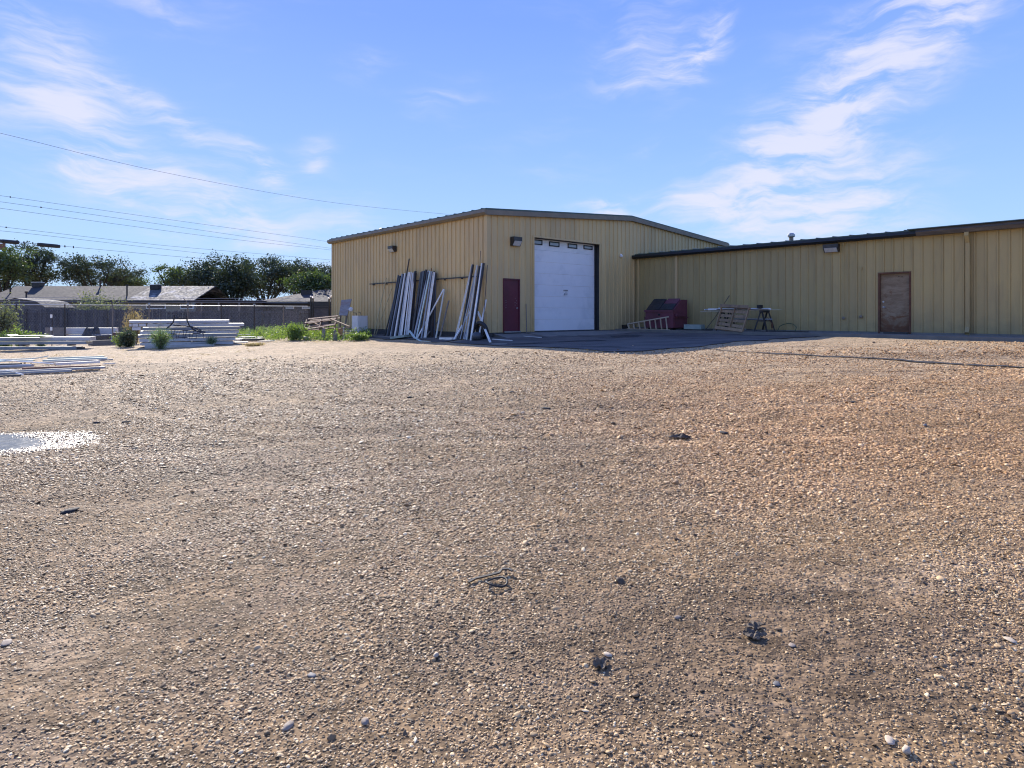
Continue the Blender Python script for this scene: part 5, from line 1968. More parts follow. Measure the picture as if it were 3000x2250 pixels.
for (a, b, py, l0, w, h, mm, lab) in ((796, 866, 974, .16, .5, .05, 'tan_foam', 'pale topped slab lying among the weeds'), (800, 870, 979, .02, .45, .14, 'slab_green', 'green grey slab under the pale topped slab in the weeds'),
                                      (862, 902, 965, .3, .3, .03, 'tan_foam', 'pale cream board tilted above the weeds'), (925, 968, 989, .05, .3, .03, 'tan_foam', 'pale board lying at the front of the weeds')):
    p, q = lifted(a, py, l0), lifted(b, py - (5 if 'tilted' in lab else 1), l0)
    mb = MB(); mb.beam(p, q, w, h)
    solo('slab', mb, M[mm], lab, 'board', 'boards lying in the weeds')


def rock(px, py, size, m, label, seed, flat=.6, name='rock', cat='stone', group=None, lift=-.15):
    c = ground_at(px, py)
    rs = np.random.default_rng(seed)
    bm_v, bm_f = [], []
    nn, mm2 = 12, 7
    a = rs.uniform(0, 6)
    el = rs.uniform(1.2, 2.0)
    for j in range(mm2 + 1):
        ph = math.pi * j / mm2
        for i in range(nn):
            t = 2 * math.pi * i / nn
            d = Vector((math.cos(t) * math.sin(ph), math.sin(t) * math.sin(ph), math.cos(ph)))
            k = 1 + .35 * noise.noise(d * 1.3 + Vector((seed, 0, 0)))
            v = Vector((d.x * el, d.y, d.z * flat)) * size * k
            v.rotate(Matrix.Rotation(a, 3, 'Z'))
            bm_v.append(c + v + Vector((0, 0, size * (flat + lift))))
    mb = MB(); mb.add(bm_v, [(j * nn + i, (j + 1) * nn + i, (j + 1) * nn + (i + 1) % nn, j * nn + (i + 1) % nn) for j in range(mm2) for i in range(nn)])
    return solo(name, mb, m, label, cat, group, smooth=True)


for px, py, lab in ((876, 993, 'larger white rock at the front of the weeds'), (896, 995, 'smaller white rock right of its neighbour by the weeds')):
    rock(px, py, .15, M['tan_foam'], lab, px, group='white rocks by the weeds')


# wooden pallets ------------------------------------------------------------
def pallet(label, Mx, w=1.15, d=1.0, m='pallet_wood', nb=7, missing=(), group=None, skew=.0):
    """local x along the stringers' spacing, y along the stringers"""
    rz = 0
    root = empty('wooden_pallet', Mx.to_translation(), 0, label, 'pallet', group)
    root.rotation_euler = Mx.to_euler()
    for k, x in enumerate((-w / 2 + .02, 0, w / 2 - .02)):
        mb = MB(); mb.box((x - .02, 0, 0), (x + .02, d, .09)); part('stringer', mb, M[m], root)
    for side, z0 in ((0, .092), (1, -.018)):
        n = nb if side == 0 else 6
        for i in range(n):
            if (side, i) in missing:
                continue
            y = .0 + (d - .095) * i / (n - 1)
            a = random.uniform(-.015, .015) + skew * random.uniform(-1, 1)
            mb = MB(); mb.box((-w / 2, y, z0), (w / 2, y + .125, z0 + .018), Matrix.Rotation(a * .5, 4, 'Z'))
            part('slat', mb, M[m], root)
    return root


# leaning pallet against the trestles (right of the dumpster)
fy, _ = on_wing(2136, 950, 1.54)
base = B(WX - 1.54, fy, .045)
Mx = Matrix.Translation(base) @ Matrix.Rotation(TH - R(90), 4, 'Z') @ Matrix.Rotation(R(5), 4, 'Y') @ Matrix.Rotation(R(69), 4, 'X')
pallet('broken wooden pallet leaning against the trestles with pipes', Mx, 1.25, 1.10, 'pallet_wood', 6, missing=((0, 1), (0, 2), (0, 3), (0, 4)), skew=.10)
# wrecked pallets among the weeds by the hall
def at_left(px, dist, z=None):
    u = (px - 1500) / F
    Y = (C0.dot(UF) - dist) / (UF.x * u + UF.y)
    x = u * Y
    return Vector((x, Y, tz(x, Y) if z is None else z))


p = at_left(965, 2.2)
Mx = Matrix.Translation(p + Vector((-.9, -.3, .38))) @ Matrix.Rotation(R(12), 4, 'Z') @ Matrix.Rotation(R(22), 4, 'X') @ Matrix.Rotation(R(-8), 4, 'Y')
pallet('reddish broken pallet tipped up on the scrap by the weeds', Mx @ Matrix.Translation((.5, 0, 0)), 1.5, 1.3, 'red_wood', 4, missing=((0, 1), (1, 1), (1, 3)), skew=.25, group='broken pallets by the weeds')
Mx = Matrix.Translation(p + Vector((.55, -.1, .05))) @ Matrix.Rotation(R(-20), 4, 'Z') @ Matrix.Rotation(R(6), 4, 'X')
pallet('lower flat pallet under the tipped one near the grey cabinet', Mx, 1.5, 1.2, 'red_wood', 5, missing=((0, 2),), skew=.2, group='broken pallets by the weeds')
for (px, y0, y1, lab) in ((947, 945, 983, 'pointed grey board standing before the broken pallets'), (981, 948, 982, 'second grey board standing between pallets and cabinet')):
    a = at_left(px, 3.0)
    h = (y1 - y0) / F * a.y
    mb = MB(); w = .09
    mb.prism([(-w, 0), (w, 0), (w * .8, h * .8), (0, h), (-w * .8, h * .82)], 0, .025, Matrix.Translation(a) @ Matrix.Rotation(R(-10), 4, 'X'))
    solo('grey_board', mb, M['old_wood'], lab, 'board', 'grey boards standing by the pallets')
for k, (pa, ya, la, pb, yb, lb, mm) in enumerate(((952, 962, .45, 1026, 959, .45, 'pallet_wood'), (968, 934, .95, 1024, 957, .5, 'pallet_wood'), (915, 943, .85, 950, 962, .45, 'red_wood'), (999, 962, .42, 1002, 980, .1, 'pallet_wood'))):
    a = at_left(pa, 2.3); b = at_left(pb, 2.2)
    a.z = CZ - (ya - HY) / F * a.y; b.z = CZ - (yb - HY) / F * b.y
    mb = MB(); mb.beam(a, b, .09 if k < 3 else .3, .04 if k < 3 else .05)
    solo('scrap_timber', mb, M[mm], ['pale lath lying level across the broken pallets', 'long lath sloping down right over the broken pallets', 'lath sloping down right at the left of the broken pallets', 'short tan board under the right end of the pallets'][k], 'timber', 'laths on the broken pallets')
# weathered sheet propped on a post by the wall
root = empty('weathered_sheet', at_left(1012, 1.2), 0, 'weathered plywood sheet propped up against the hall corner', 'plywood')
bp = root.location.copy()
Yb = bp.y
c4 = [pix(993, 923, Yb - .3), pix(1017, 925, Yb - .5), pix(1030, 876, Yb + .25), pix(1000, 879, Yb + .45)]
mb = MB()
nrm = Vector((-.3, -.9, .3)).normalized() * .03
mb.add([q - bp for q in c4] + [q - bp - nrm for q in c4], [(0, 1, 2, 3), (7, 6, 5, 4), (0, 4, 5, 1), (1, 5, 6, 2), (2, 6, 7, 3), (3, 7, 4, 0)])
part('sheet', mb, M['ply'], root)
mb = MB(); mb.beam(pix(1020, 908, Yb + .1) - bp, pix(1009, 962, Yb - .3) - bp, .07, .05); mb.beam(pix(999, 905, Yb + .2) - bp, pix(996, 958, Yb + .1) - bp, .07, .05)
part('prop', mb, M['old_wood'], root)
mb = MB(); mb.lathe([(.02, 0), (.11, .02), (.11, .10), (.04, .14)], 12, (0, 0, 0), Matrix.Translation(pix(1029, 907, Yb - .3) - bp) @ Matrix.Rotation(R(80), 4, 'X'))
part('round_knob', mb, M['cabinet'], root)
# grey cabinet and a wire shelf
cpos = at_left(1054, 1.25)
cb = empty('grey_cabinet', cpos, TH, 'pale grey metal cabinet standing by the hall wall among the weeds', 'cabinet')
mb = MB(); mb.box((-.26, -.29, .28), (.26, .29, 1.02)); part('cabinet_body', mb, M['cabinet'], cb)
for x in (-.22, .2):
    for y in (-.25, .25):
        mb = MB()
        mb.box((x - .02, y - .02, 0), (x + .02, y + .02, .28))
        part('leg', mb, M['galv'], cb)
mb = MB(); mb.box((-.20, -.30, .45), (.20, -.291, .95)); part('cabinet_door', mb, M['cabinet'], cb)
mb = MB(); mb.tube([(.26, .0, .6), (.32, .0, .6)], .05, 8); part('knob', mb, M['galv'], cb)
sp_ = at_left(1030, 2.0)
ws = empty('wire_shelf', sp_, R(10), 'white wire shelf leaning beside the grey cabinet', 'shelf')
for i in range(7):
    mb = MB(); mb.tube([(-.38, 0, .12 + i * .07), (.30, .0, .12 + i * .07)], .007, 5); part('wire', mb, M['white_metal'], ws)
for x in (-.38, .30):
    mb = MB(); mb.tube([(x, 0, 0), (x, 0, .56)], .014, 6); part('side_rail', mb, M['white_metal'], ws)
for k, (pa, ya, pb, yb) in enumerate(((1036, 916, 1046, 926), (1048, 914, 1058, 924))):
    a = at_left(pa, .5); b = at_left(pb, .5); a.z = CZ - (ya - HY) / F * a.y; b.z = CZ - (yb - HY) / F * b.y
    mb = MB(); mb.tube([a, a.lerp(b, .5) + Vector((.05, 0, .06)), b, b + Vector((.05, 0, -.25)), b + Vector((.02, 0, -1.0))], .014, 6)
    solo('bent_rod', mb, M['dark_steel'], ['left one of two bent rods behind the grey cabinet', 'right one of two bent rods behind the grey cabinet'][k], 'rod', 'bent rods behind the grey cabinet')

# ------------------------------------------------------------------ long stock leaning on the left wall
def lean(px_b, dist, px_t, py_t, off, r, m, label, group, shape='pipe', n=7, flatw=None, sag=.0, y_b=None):
    """foot px_b at `dist` metres out from the wall, tip at pixel (px_t, py_t) `off` metres out"""
    if m in ('white_metal', 'blue_metal', 'mint_metal', 'beam_grey') and 'bundle' in group:
        r = r * .78
    a = at_left(px_b, dist)
    a.z += .015
    s, z = on_left(px_t, py_t, off)
    b = B(-off, s, z)
    mb = MB()
    mid = a.lerp(b, .5) - Vector((0, 0, sag))
    if shape == 'pipe':
        mb.tube([a, a.lerp(b, .25) - Vector((0, 0, sag * .7)), mid, a.lerp(b, .75) - Vector((0, 0, sag * .7)), b], r, n)
    elif shape == 'angle':
        d = (b - a).normalized(); s1 = d.cross(Vector((UL.x, UL.y, .3))).normalized(); s2 = d.cross(s1).normalized()
        for u, v, wu, wv in ((s1, s2, r * 2.4, .012), (s2, s1, r * 2.4, .012)):
            vs = []
            for e in (a, b):
                for p, q in ((0, 0), (1, 0), (1, 1), (0, 1)):
                    vs.append(e + u * wu * p + v * wv * q)
            mb.add(vs, [(0, 3, 2, 1), (4, 5, 6, 7), (0, 1, 5, 4), (1, 2, 6, 5), (2, 3, 7, 6), (3, 0, 4, 7)])
    else:
        mb.beam(a, b, (flatw or r * 2), r * 1.2, up=(nL_.x, nL_.y, .2))
    return solo('leaning_' + {'pipe': 'pipe', 'angle': 'angle_bar', 'bar': 'bar'}[shape], mb, M[m], label, {'pipe': 'pipe', 'angle': 'angle bar', 'bar': 'bar'}[shape], group, smooth=False)


nL_ = -UF
G1 = 'stock in the left bundle leaning on the hall wall'
b1 = [(1134, 1.0, 1167, 806, 'slate_metal', 'pipe', .035, 'leftmost dark pipe of the left bundle'),
      (1138, .95, 1172, 808, 'dark_steel', 'bar', .05, 'dark bar second from the left of the left bundle'),
      (1127, .8, 1170, 812, 'dark_steel', 'pipe', .03, 'dark pipe splayed out furthest left at the foot of the left bundle'),
      (1143, 1.05, 1178, 802, 'blue_metal', 'pipe', .04, 'grey blue pipe left of the white ones in the left bundle'),
      (1149, .95, 1181, 803, 'slate_metal', 'bar', .05, 'dark slate bar behind the grey blue pipe of the left bundle'),
      (1156, 1.1, 1187, 801, 'white_metal', 'pipe', .055, 'thickest pale pipe of the left bundle'),
      (1163, .95, 1190, 802, 'dark_steel', 'bar', .05, 'dark bar just right of the thickest pale pipe'),
      (1168, 1.1, 1194, 800, 'blue_metal', 'pipe', .045, 'pale blue pipe in the middle of the left bundle'),
      (1174, 1.05, 1199, 798, 'white_metal', 'angle', .04, 'white angle bar in the middle of the left bundle'),
      (1179, .95, 1201, 799, 'dark_steel', 'bar', .045, 'dark bar between the white angle bars of the left bundle'),
      (1184, 1.05, 1205, 797, 'white_metal', 'pipe', .035, 'white pipe right of the middle of the left bundle'),
      (1189, 1.0, 1209, 800, 'beam_grey', 'pipe', .03, 'grey pipe near the right of the left bundle'),
      (1194, 1.0, 1213, 799, 'white_metal', 'angle', .035, 'rightmost white angle bar of the left bundle'),
      (1199, .9, 1217, 795, 'dark_steel', 'bar', .06, 'rightmost dark bar of the left bundle'),
      (1160, .8, 1199, 758, 'dark_steel', 'pipe', .03, 'tall dark pole sticking up highest from the left bundle'),
      (1205, .8, 1218, 800, 'dark_steel', 'pipe', .05, 'dark pipe in shadow at the right edge of the left bundle'),
      (1152, .75, 1185, 808, 'dark_steel', 'bar', .09, 'wide dark plate behind the left bundle')]
for k, (pb, ds, pt, yt, mm, sh, r, lab) in enumerate(b1):
    lean(pb, ds, pt, yt, .20 + .03 * (k % 3) if ds > .9 else .17, r, mm, lab, G1, sh, flatw=.11 if sh == 'bar' else None, sag=.03)
G2 = 'stock in the middle bundle leaning on the hall wall'
b2 = [(1207, .9, 1236, 796, 'dark_steel', 'bar', .05, 'leftmost dark bar of the middle bundle', .14),
      (1214, .8, 1242, 794, 'slate_metal', 'bar', .05, 'dark slate bar second from left of the middle bundle', .14),
      (1220, .75, 1249, 790, 'dark_steel', 'pipe', .05, 'black pipe at the top middle of the middle bundle', 0),
      (1212, 1.2, 1256, 793, 'blue_metal', 'pipe', .055, 'pale blue pipe splayed out in front of the middle bundle', 0),
      (1220, 1.15, 1260, 795, 'mint_metal', 'pipe', .045, 'mint pipe beside the pale blue one in the middle bundle', 0),
      (1228, 1.0, 1253, 797, 'slate_metal', 'pipe', .04, 'dark pipe between the pale ones of the middle bundle', 0),
      (1235, 1.15, 1265, 796, 'blue_metal', 'pipe', .05, 'grey blue pipe in the middle of the middle bundle', 0),
      (1245, 1.1, 1272, 798, 'white_metal', 'angle', .04, 'white angle bar with its tip at the right of the middle bundle', 0),
      (1247, .75, 1264, 786, 'rust', 'pipe', .02, 'thin rusty rod topping the middle bundle', 0),
      (1253, .85, 1270, 796, 'dark_steel', 'bar', .05, 'dark bar right of the white angle bar in the middle bundle', .16),
      (1263, .8, 1274, 800, 'dark_steel', 'bar', .05, 'wide dark bar at the right of the middle bundle', .18),
      (1272, .7, 1276, 800, 'slate_metal', 'pipe', .05, 'rightmost dark pipe of the middle bundle', 0),
      (1200, .55, 1222, 890, 'dark_steel', 'bar', .04, 'short dark bar left of the middle bundle', .14)]
for k, (pb, ds, pt, yt, mm, sh, r, lab, fw) in enumerate(b2):
    lean(pb, ds, pt, yt, .20 + .03 * (k % 3) if ds > .9 else .17, r, mm, lab, G2, sh, flatw=fw or None, sag=.03)
G3 = 'stock leaning alone between the bundles'
for (pb, ds, pt, yt, mm, sh, r, lab) in (
        (1222, 1.15, 1300, 847, 'white_metal', 'bar', .03, 'white bar slanting up right from the middle bundle'),
        (1277, 1.0, 1302, 848, 'tan_foam', 'bar', .03, 'cream bar meeting the white slanting bar at its top'),
        (1288, 1.0, 1315, 881, 'old_wood', 'bar', .03, 'grey weathered bar right of the cream one'),
        (1243, 1.15, 1284, 940, 'old_wood', 'bar', .025, 'short weathered bar slanting low before the middle bundle'),
        (1095, .9, 1132, 814, 'yellow_stick', 'pipe', .022, 'tall thin yellowish stick left of the bundles'),
        (1100, .8, 1150, 838, 'yellow_stick', 'pipe', .016, 'second thinner yellowish stick left of the bundles')):
    lean(pb, ds, pt, yt, .2, r, mm, lab, G3, sh, flatw=.07 if sh == 'bar' else None)
G4 = 'stock in the right bundle leaning near the corner'
b4 = [(1334, 1.0, 1384, 776, 'white_metal', 'angle', .03, 'leftmost white angle bar of the right bundle'),
      (1350, .85, 1386, 775, 'dark_steel', 'bar', .05, 'leftmost dark bar at the top of the right bundle'),
      (1348, 1.05, 1392, 800, 'blue_metal', 'pipe', .03, 'pale pipe crossing in the left of the right bundle'),
      (1367, 1.15, 1398, 777, 'tan_foam', 'pipe', .03, 'cream pipe in the middle of the right bundle'),
      (1358, .9, 1394, 792, 'beam_grey', 'pipe', .03, 'grey pipe behind the cream pipe of the right bundle'),
      (1372, .8, 1405, 779, 'dark_steel', 'bar', .05, 'dark bar behind the middle of the right bundle'),
      (1379, 1.15, 1412, 772, 'white_metal', 'pipe', .045, 'thick white pipe with its top at the right of the right bundle'),
      (1384, .9, 1417, 771, 'dark_steel', 'bar', .06, 'widest dark bar at the right of the right bundle'),
      (1330, 1.2, 1381, 908, 'white_metal', 'bar', .05, 'short thick white bar slanting across the right bundle'),
      (1342, .95, 1378, 880, 'old_wood', 'pipe', .02, 'thin weathered stick low in the right bundle'),
      (1362, 1.05, 1390, 880, 'blue_metal', 'bar', .035, 'grey blue bar at the foot of the right bundle'),
      (1401, .9, 1424, 878, 'white_metal', 'bar', .03, 'short white bar standing right of the right bundle'),
      (1437, 1.1, 1400, 913, 'white_metal', 'bar', .05, 'short thick white bar leaning left, crossing its neighbour'),
      (1412, .8, 1428, 777, 'dark_steel', 'pipe', .013, 'thin dark rod at the right of the right bundle'),
      (1395, .5, 1408, 735, 'dark_steel', 'pipe', .010, 'thin whip rod reaching highest near the corner')]
for k, (pb, ds, pt, yt, mm, sh, r, lab) in enumerate(b4):
    lean(pb, ds, pt, yt, .18 + .03 * (k % 3), r, mm, lab, G4, sh, flatw=.07 if sh == 'bar' else None, sag=.04 if 'thick white pipe' in lab else .02)
# tyre, ball and litter at the wall's foot
tp = at_left(1418, .55)
ty = empty('old_tyre', tp, TH, 'old black tyre standing against the wall near the corner', 'tyre')
mb = MB()
K, J = 28, 10
vs = []
for i in range(K):
    t = 2 * math.pi * i / K
    for j in range(J):
        q = 2 * math.pi * j / J
        rr = .28 + .075 * math.cos(q)
        vs.append(Vector((.09 * math.sin(q) - .1 - .1 * math.sin(t), rr * math.cos(t), .36 + rr * math.sin(t))))
mb.add(vs, [(i * J + j, ((i + 1) % K) * J + j, ((i + 1) % K) * J + (j + 1) % J, i * J + (j + 1) % J) for i in range(K) for j in range(J)])
part('tread', mb, M['rubber'], ty, smooth=True)
mb = MB(); mb.lathe([(.02, -.03), (.20, -.02), (.205, .03), (.19, .05)], 18, (0, 0, 0), Matrix.Translation((-.12, 0, .36)) @ Matrix.Rotation(R(90), 4, 'Y'))
part('rim', mb, M['dark_steel'], ty)
mb = MB(); c = at_left(1397, 1.0)
mb.lathe([(.0, 0), (.1, .02), (.17, .08), (.19, .17), (.16, .27), (.08, .33), (0, .34)], 16, c)
solo('grey_float', mb, M['slate_metal'], 'round dark grey ball on the ground left of the tyre', 'ball', smooth=True)
for (pa, pb, da, db, w, h, mm, lab) in ((1155, 1196, 1.35, 1.25, .45, .10, 'slab_green', 'crumpled grey green sheet at the foot of the left bundle'),
                                        (1293, 1330, 1.15, 1.1, .22, .09, 'white_metal', 'pale board lying between the bundles'),
                                        (1440, 1500, 1.5, 1.2, .06, .03, 'white_metal', 'pale strip lying in front of the maroon door'),
                                        (1090, 1160, 1.0, 1.1, .14, .06, 'old_wood', 'weathered plank lying left of the left bundle')):
    a, b = at_left(pa, da), at_left(pb, db)
    mb = MB(); mb.beam(a + Vector((0, 0, h / 2)), b + Vector((0, 0, h / 2 + (.08 if 'crumpled' in lab else 0))), w, h)
    solo('scrap_strip', mb, M[mm], lab, 'scrap', 'scrap at the foot of the hall wall')
for (pa, ya, pb, yb, w, mm, lab) in ((1443, 996, 1500, 1000, .07, 'white_metal', 'nearest pale strip on the paving by the corner'), (1512, 986, 1586, 991, .06, 'white_metal', 'pale strip on the paving before the overhead door')):
    a, b = ground_at(pa, ya), ground_at(pb, yb)
    mb = MB(); mb.beam(a + Vector((0, 0, .03)), b + Vector((0, 0, .03)), w, .03)
    solo('scrap_strip', mb, M[mm], lab, 'scrap', 'scrap at the foot of the hall wall')
a = [at_left(1199, 1.2), at_left(1215, 1.5), at_left(1232, 1.75), at_left(1258, 1.8)]
a[0].z += .35; a[1].z += .08
mb = MB()
for p, q in zip(a[:-1], a[1:]):
    mb.beam(p, q, .10, .02)
solo('curved_strip', mb, M['mint_metal'], 'pale curved strip sweeping down before the middle bundle', 'strip')
# thin whip beside the overhead door
x0_, z0_ = on_front(1543, 890, .1); x1_, z1_ = on_front(1543, 970, .25)
mb = MB(); mb.tube([B(x1_, -.25, -.1), B(x0_, -.06, z0_)], .018, 6)
solo('leaning_stick', mb, M['old_wood'], 'thin pale stick leaning between maroon door and overhead door', 'stick')

# ------------------------------------------------------------------ along the low wing
AZ = .04
# dumpster
y_a, _ = on_wing(1891, 930, 1.45); y_b, _ = on_wing(1972, 930, 1.45)
dl = y_a - y_b
dp = empty('dumpster', B(WX - 1.45, (y_a + y_b) / 2, AZ), TH, 'maroon steel dumpster with black lids in the corner', 'dumpster')
W2 = 1.12; hl = dl / 2
mb = MB()
z0, zf, zr = .08, .86, 1.36
mb.prism([(0, z0), (W2, z0), (W2, zr), (.62, zr), (0, zf)], -hl, hl)
part('hopper', mb, M['dumpster'], dp)
for (za, zb) in ((.52, .58), (.10, .17)):
    mb = MB(); mb.box((-.04, -hl - .04, za), (W2 + .02, -hl - .003, zb)); part('rib', mb, M['dumpster'], dp)
mb = MB(); mb.box((-.045, -hl - .04, zf - .05), (-.003, hl + .04, zf + .03)); part('front_lip', mb, M['dumpster'], dp)
mb = MB(); mb.box((-.035, -.06, zf - .22), (-.003, .03, zf - .14)); part('catch', mb, M['rubber'], dp)
mb = MB(); mb.box((.1, hl + .003, .45), (.9, hl + .13, .58)); part('fork_pocket', mb, M['dumpster'], dp)
mb = MB(); mb.box((.1, -hl - .14, .60), (.9, -hl - .045, .72)); part('fork_pocket', mb, M['dumpster'], dp)
sl = (zr - zf) / .62
def lidpiece(ya, yb, t0, t1, mat_, lift=.02):
    mb = MB()
    P = [(t0 * .62, ya, zf + t0 * .62 * sl + lift), (t0 * .62, yb, zf + t0 * .62 * sl + lift), (t1 * .62, yb, zf + t1 * .62 * sl + lift), (t1 * .62, ya, zf + t1 * .62 * sl + lift)]
    mb.add(P + [(p[0], p[1], p[2] + .03) for p in P], [(0, 1, 2, 3), (7, 6, 5, 4), (0, 4, 5, 1), (1, 5, 6, 2), (2, 6, 7, 3), (3, 7, 4, 0)])
    return part('lid', mb, mat_, dp)
lidpiece(.02, hl - .03, .03, 1.02, M['plastic_black'])
lidpiece(-hl + .05, .0, .03, .55, M['plastic_black'])
lidpiece(-hl + .05, -.06, .57, 1.02, M['dumpster'])
for yy in (-hl + .12, hl - .12):
    for xx in (.12, W2 - .12):
        mb = MB(); mb.lathe([(.06, -.025), (.07, 0), (.06, .025)], 12, (0, 0, 0), Matrix.Translation((xx, yy, .07)) @ Matrix.Rotation(R(90), 4, 'X'))
        part('wheel', mb, M['rubber'], dp)
# stepladder lying on its side before the dumpster
def wing_pt(px, dist, py=None, z=None):
    u = (px - 1500) / F
    Y = (C0.dot(UF) + WX - dist) / (UF.x * u + UF.y)
    if z is None:
        z = CZ - (py - HY) / F * Y
    return Vector((u * Y, Y, z))
ld = empty('stepladder', wing_pt(1900, 1.6, z=AZ), 0, 'tan stepladder lying on its side in front of the dumpster', 'ladder')
lo_ = ld.location.copy()
def LP(px, py, dist=1.58):
    return wing_pt(px, dist, py) - lo_
rails = [((1838, 949), (1959, 928)), ((1838, 964), (1962, 967))]
for (a, b) in rails:
    mb = MB(); mb.beam(LP(*a), LP(*b), .03, .05); part('side_rail', mb, M['ladder_tan'], ld)
for i in range(8):
    t = (i + .08) / 7.6
    xa = 1838 + (1959 - 1838) * t
    mb = MB(); mb.beam(LP(xa, 949 - 21 * t), LP(xa + 4, 964 + 3 * t), .07, .022); part('rung', mb, M['ladder_tan'], ld)
mb = MB(); mb.beam(LP(1824, 958, 1.4), LP(1840, 956, 1.5), .1, .18); part('ladder_top', mb, M['plastic_black'], ld)
for (a, b) in (((1838, 951), (1945, 940)), ((1838, 962), (1948, 965))):
    mb = MB(); mb.beam(LP(*a, 1.2), LP(*b, 1.2), .025, .04); part('rear_rail', mb, M['pallet_wood'], ld)
# flat blue grey box on a black sheet
p = wing_pt(2034, 1.2, z=AZ)
mb = MB(); Mf = Matrix.Translation(p) @ Matrix.Rotation(TH - R(90), 4, 'Z')
mb.box((-.42, -.16, .05), (.42, .16, .25), Mf)
solo('metal_box', mb, M['slab_green'], 'flat blue grey box on the apron right of the dumpster', 'box')
mb = MB(); mb.box((-.75, -.28, .003), (.75, .25, .045), Matrix.Translation(wing_pt(2035, 1.15, z=AZ)) @ Matrix.Rotation(TH - R(90), 4, 'Z'))
solo('rubber_mat', mb, M['rubber'], 'black mat on the apron under the blue grey box', 'mat')
# trestles
def trestle(px, label, dist=.85, h=.86, w=.7):
    c = wing_pt(px, dist, z=AZ)
    r_ = empty('trestle', c, TH, label, 'trestle', 'trestles by the wing wall')
    mb = MB(); mb.box((-w / 2, -.045, h - .09), (w / 2, .045, h)); part('top_beam', mb, M['dark_steel'], r_)
    for sx in (-1, 1):
        for sy in (-1, 1):
            mb = MB(); mb.beam((sx * w * .38, sy * .03, h - .05), (sx * w * .48, sy * .27, 0), .05, .05); part('leg', mb, M['dark_steel'], r_)
        mb = MB(); mb.beam((sx * w * .44, -.15, h * .5), (sx * w * .44, .15, h * .5), .04, .04); part('brace', mb, M['dark_steel'], r_)
    return c
trestle(2128, 'left dark trestle half hidden behind the leaning pallet')
trestle(2240, 'right dark trestle holding the ends of the white pipes')
def level_bar(pa, pb, dist, z, r, m, label, shape='pipe', nm='long_pipe', cat='pipe', za=None):
    a, b = wing_pt(pa, dist, z=z if za is None else za), wing_pt(pb, dist, z=z)
    mb = MB()
    if shape == 'pipe':
        mb.tube([a, a.lerp(b, .5), b], r, 8)
    else:
        mb.beam(a, b, r * 2, r)
    solo(nm, mb, M[m], label, cat, 'stock lying on the trestles')
T = AZ + .86
level_bar(2075, 2258, .95, T + .045, .042, 'white_metal', 'thick white pipe nearest the front on the trestles')
level_bar(2066, 2200, .85, T + .04, .03, 'blue_metal', 'grey blue pipe behind the front white pipe on the trestles')
level_bar(2064, 2250, .72, T + .04, .03, 'white_metal', 'white pipe second from the wall on the trestles')
level_bar(2100, 2252, 1.05, T + .05, .025, 'slate_metal', 'dark bar in front of the white pipes on the trestles', 'bar')
level_bar(2230, 2291, .8, T + .03, .014, 'yellow_stick', 'thin tan stick poking out right of the trestles', cat='stick', nm='thin_stick')
level_bar(2235, 2284, .9, T + .015, .012, 'yellow_stick', 'second thin tan stick below its neighbour right of the trestles', cat='stick', nm='thin_stick')
level_bar(2052, 2130, .75, T - .05, .012, 'white_metal', 'thin pale strip poking out left below the pipes', 'bar')
level_bar(2150, 2262, .85, AZ + .50, .022, 'blue_metal', 'lower pipe resting on the trestle braces')
level_bar(2140, 2245, .75, AZ + .47, .025, 'dark_steel', 'dark lower bar behind the trestle braces', 'bar')
mb = MB(); a = wing_pt(2106, .9, 902); b = wing_pt(2122, .9, 912); mb.beam(a, b, .06, .03)
solo('short_strip', mb, M['white_metal'], 'short white strip crossing the pipes at the left trestle', 'strip')
mb = MB(); a = wing_pt(2226, 1.0, z=T + .10); mb.box((-.1, -.08, -.02), (.1, .08, .12), Matrix.Translation(a) @ Matrix.Rotation(TH, 4, 'Z'))
solo('black_clamp', mb, M['rubber'], 'small black block on top of the right trestle', 'block')
for k, (pa, pb, d1, d2, mm) in enumerate(((2170, 2215, 1.1, .9, 'blue_metal'), (2180, 2228, 1.0, 1.15, 'slate_metal'), (2185, 2250, .85, 1.0, 'old_wood'))):
    a, b = wing_pt(pa, d1, z=AZ + .12 - .02 * k), wing_pt(pb, d2, z=AZ + .03)
    mb = MB(); mb.beam(a, b, .06, .03)
    solo('floor_strip', mb, M[mm], ['blue grey strip on the apron under the trestles', 'dark strip on the apron under the right trestle', 'wooden strip on the apron right of the leaning pallet'][k], 'strip', 'strips on the apron under the trestles')
mb = MB(); mb.tube([wing_pt(2066, 1.3, z=AZ + .02), wing_pt(2095, .8, 930), wing_pt(2137, .06, 866)], .013, 6)
solo('long_rod', mb, M['dark_steel'], 'long thin dark rod leaning on the wing wall left of the pallet', 'rod')
mb = MB(); pts = [wing_pt(2278, .5, z=AZ + .02), wing_pt(2284, .35, 956), wing_pt(2296, .25, 950), wing_pt(2312, .2, 947), wing_pt(2325, .25, 950), wing_pt(2333, .35, 958), wing_pt(2330, .5, z=AZ + .02)]
mb.tube(pts, .015, 6)
solo('garden_hose', mb, M['hose_green'], 'green hose looping up against the wing wall', 'hose')
mb = MB(); c = wing_pt(2300, .62, z=AZ + .004)
n = 30
vs = []
for k in range(n):
    t = 2 * math.pi * k / n
    r = 1 + .2 * noise.noise(Vector((math.cos(t), math.sin(t), 4)))
    q = Matrix.Rotation(TH - R(90), 3, 'Z') @ Vector((.95 * math.cos(t) * r, .22 * math.sin(t) * r, 0))
    vs.append(c + q)
mb.add(vs + [v + Vector((0, 0, .03)) for v in vs], [tuple(range(n, 2 * n))] + [(i, (i + 1) % n, n + (i + 1) % n, n + i) for i in range(n)])
solo('black_tarp', mb, M['plastic_black'], 'flat black tarp on the apron below the green hose', 'tarp')
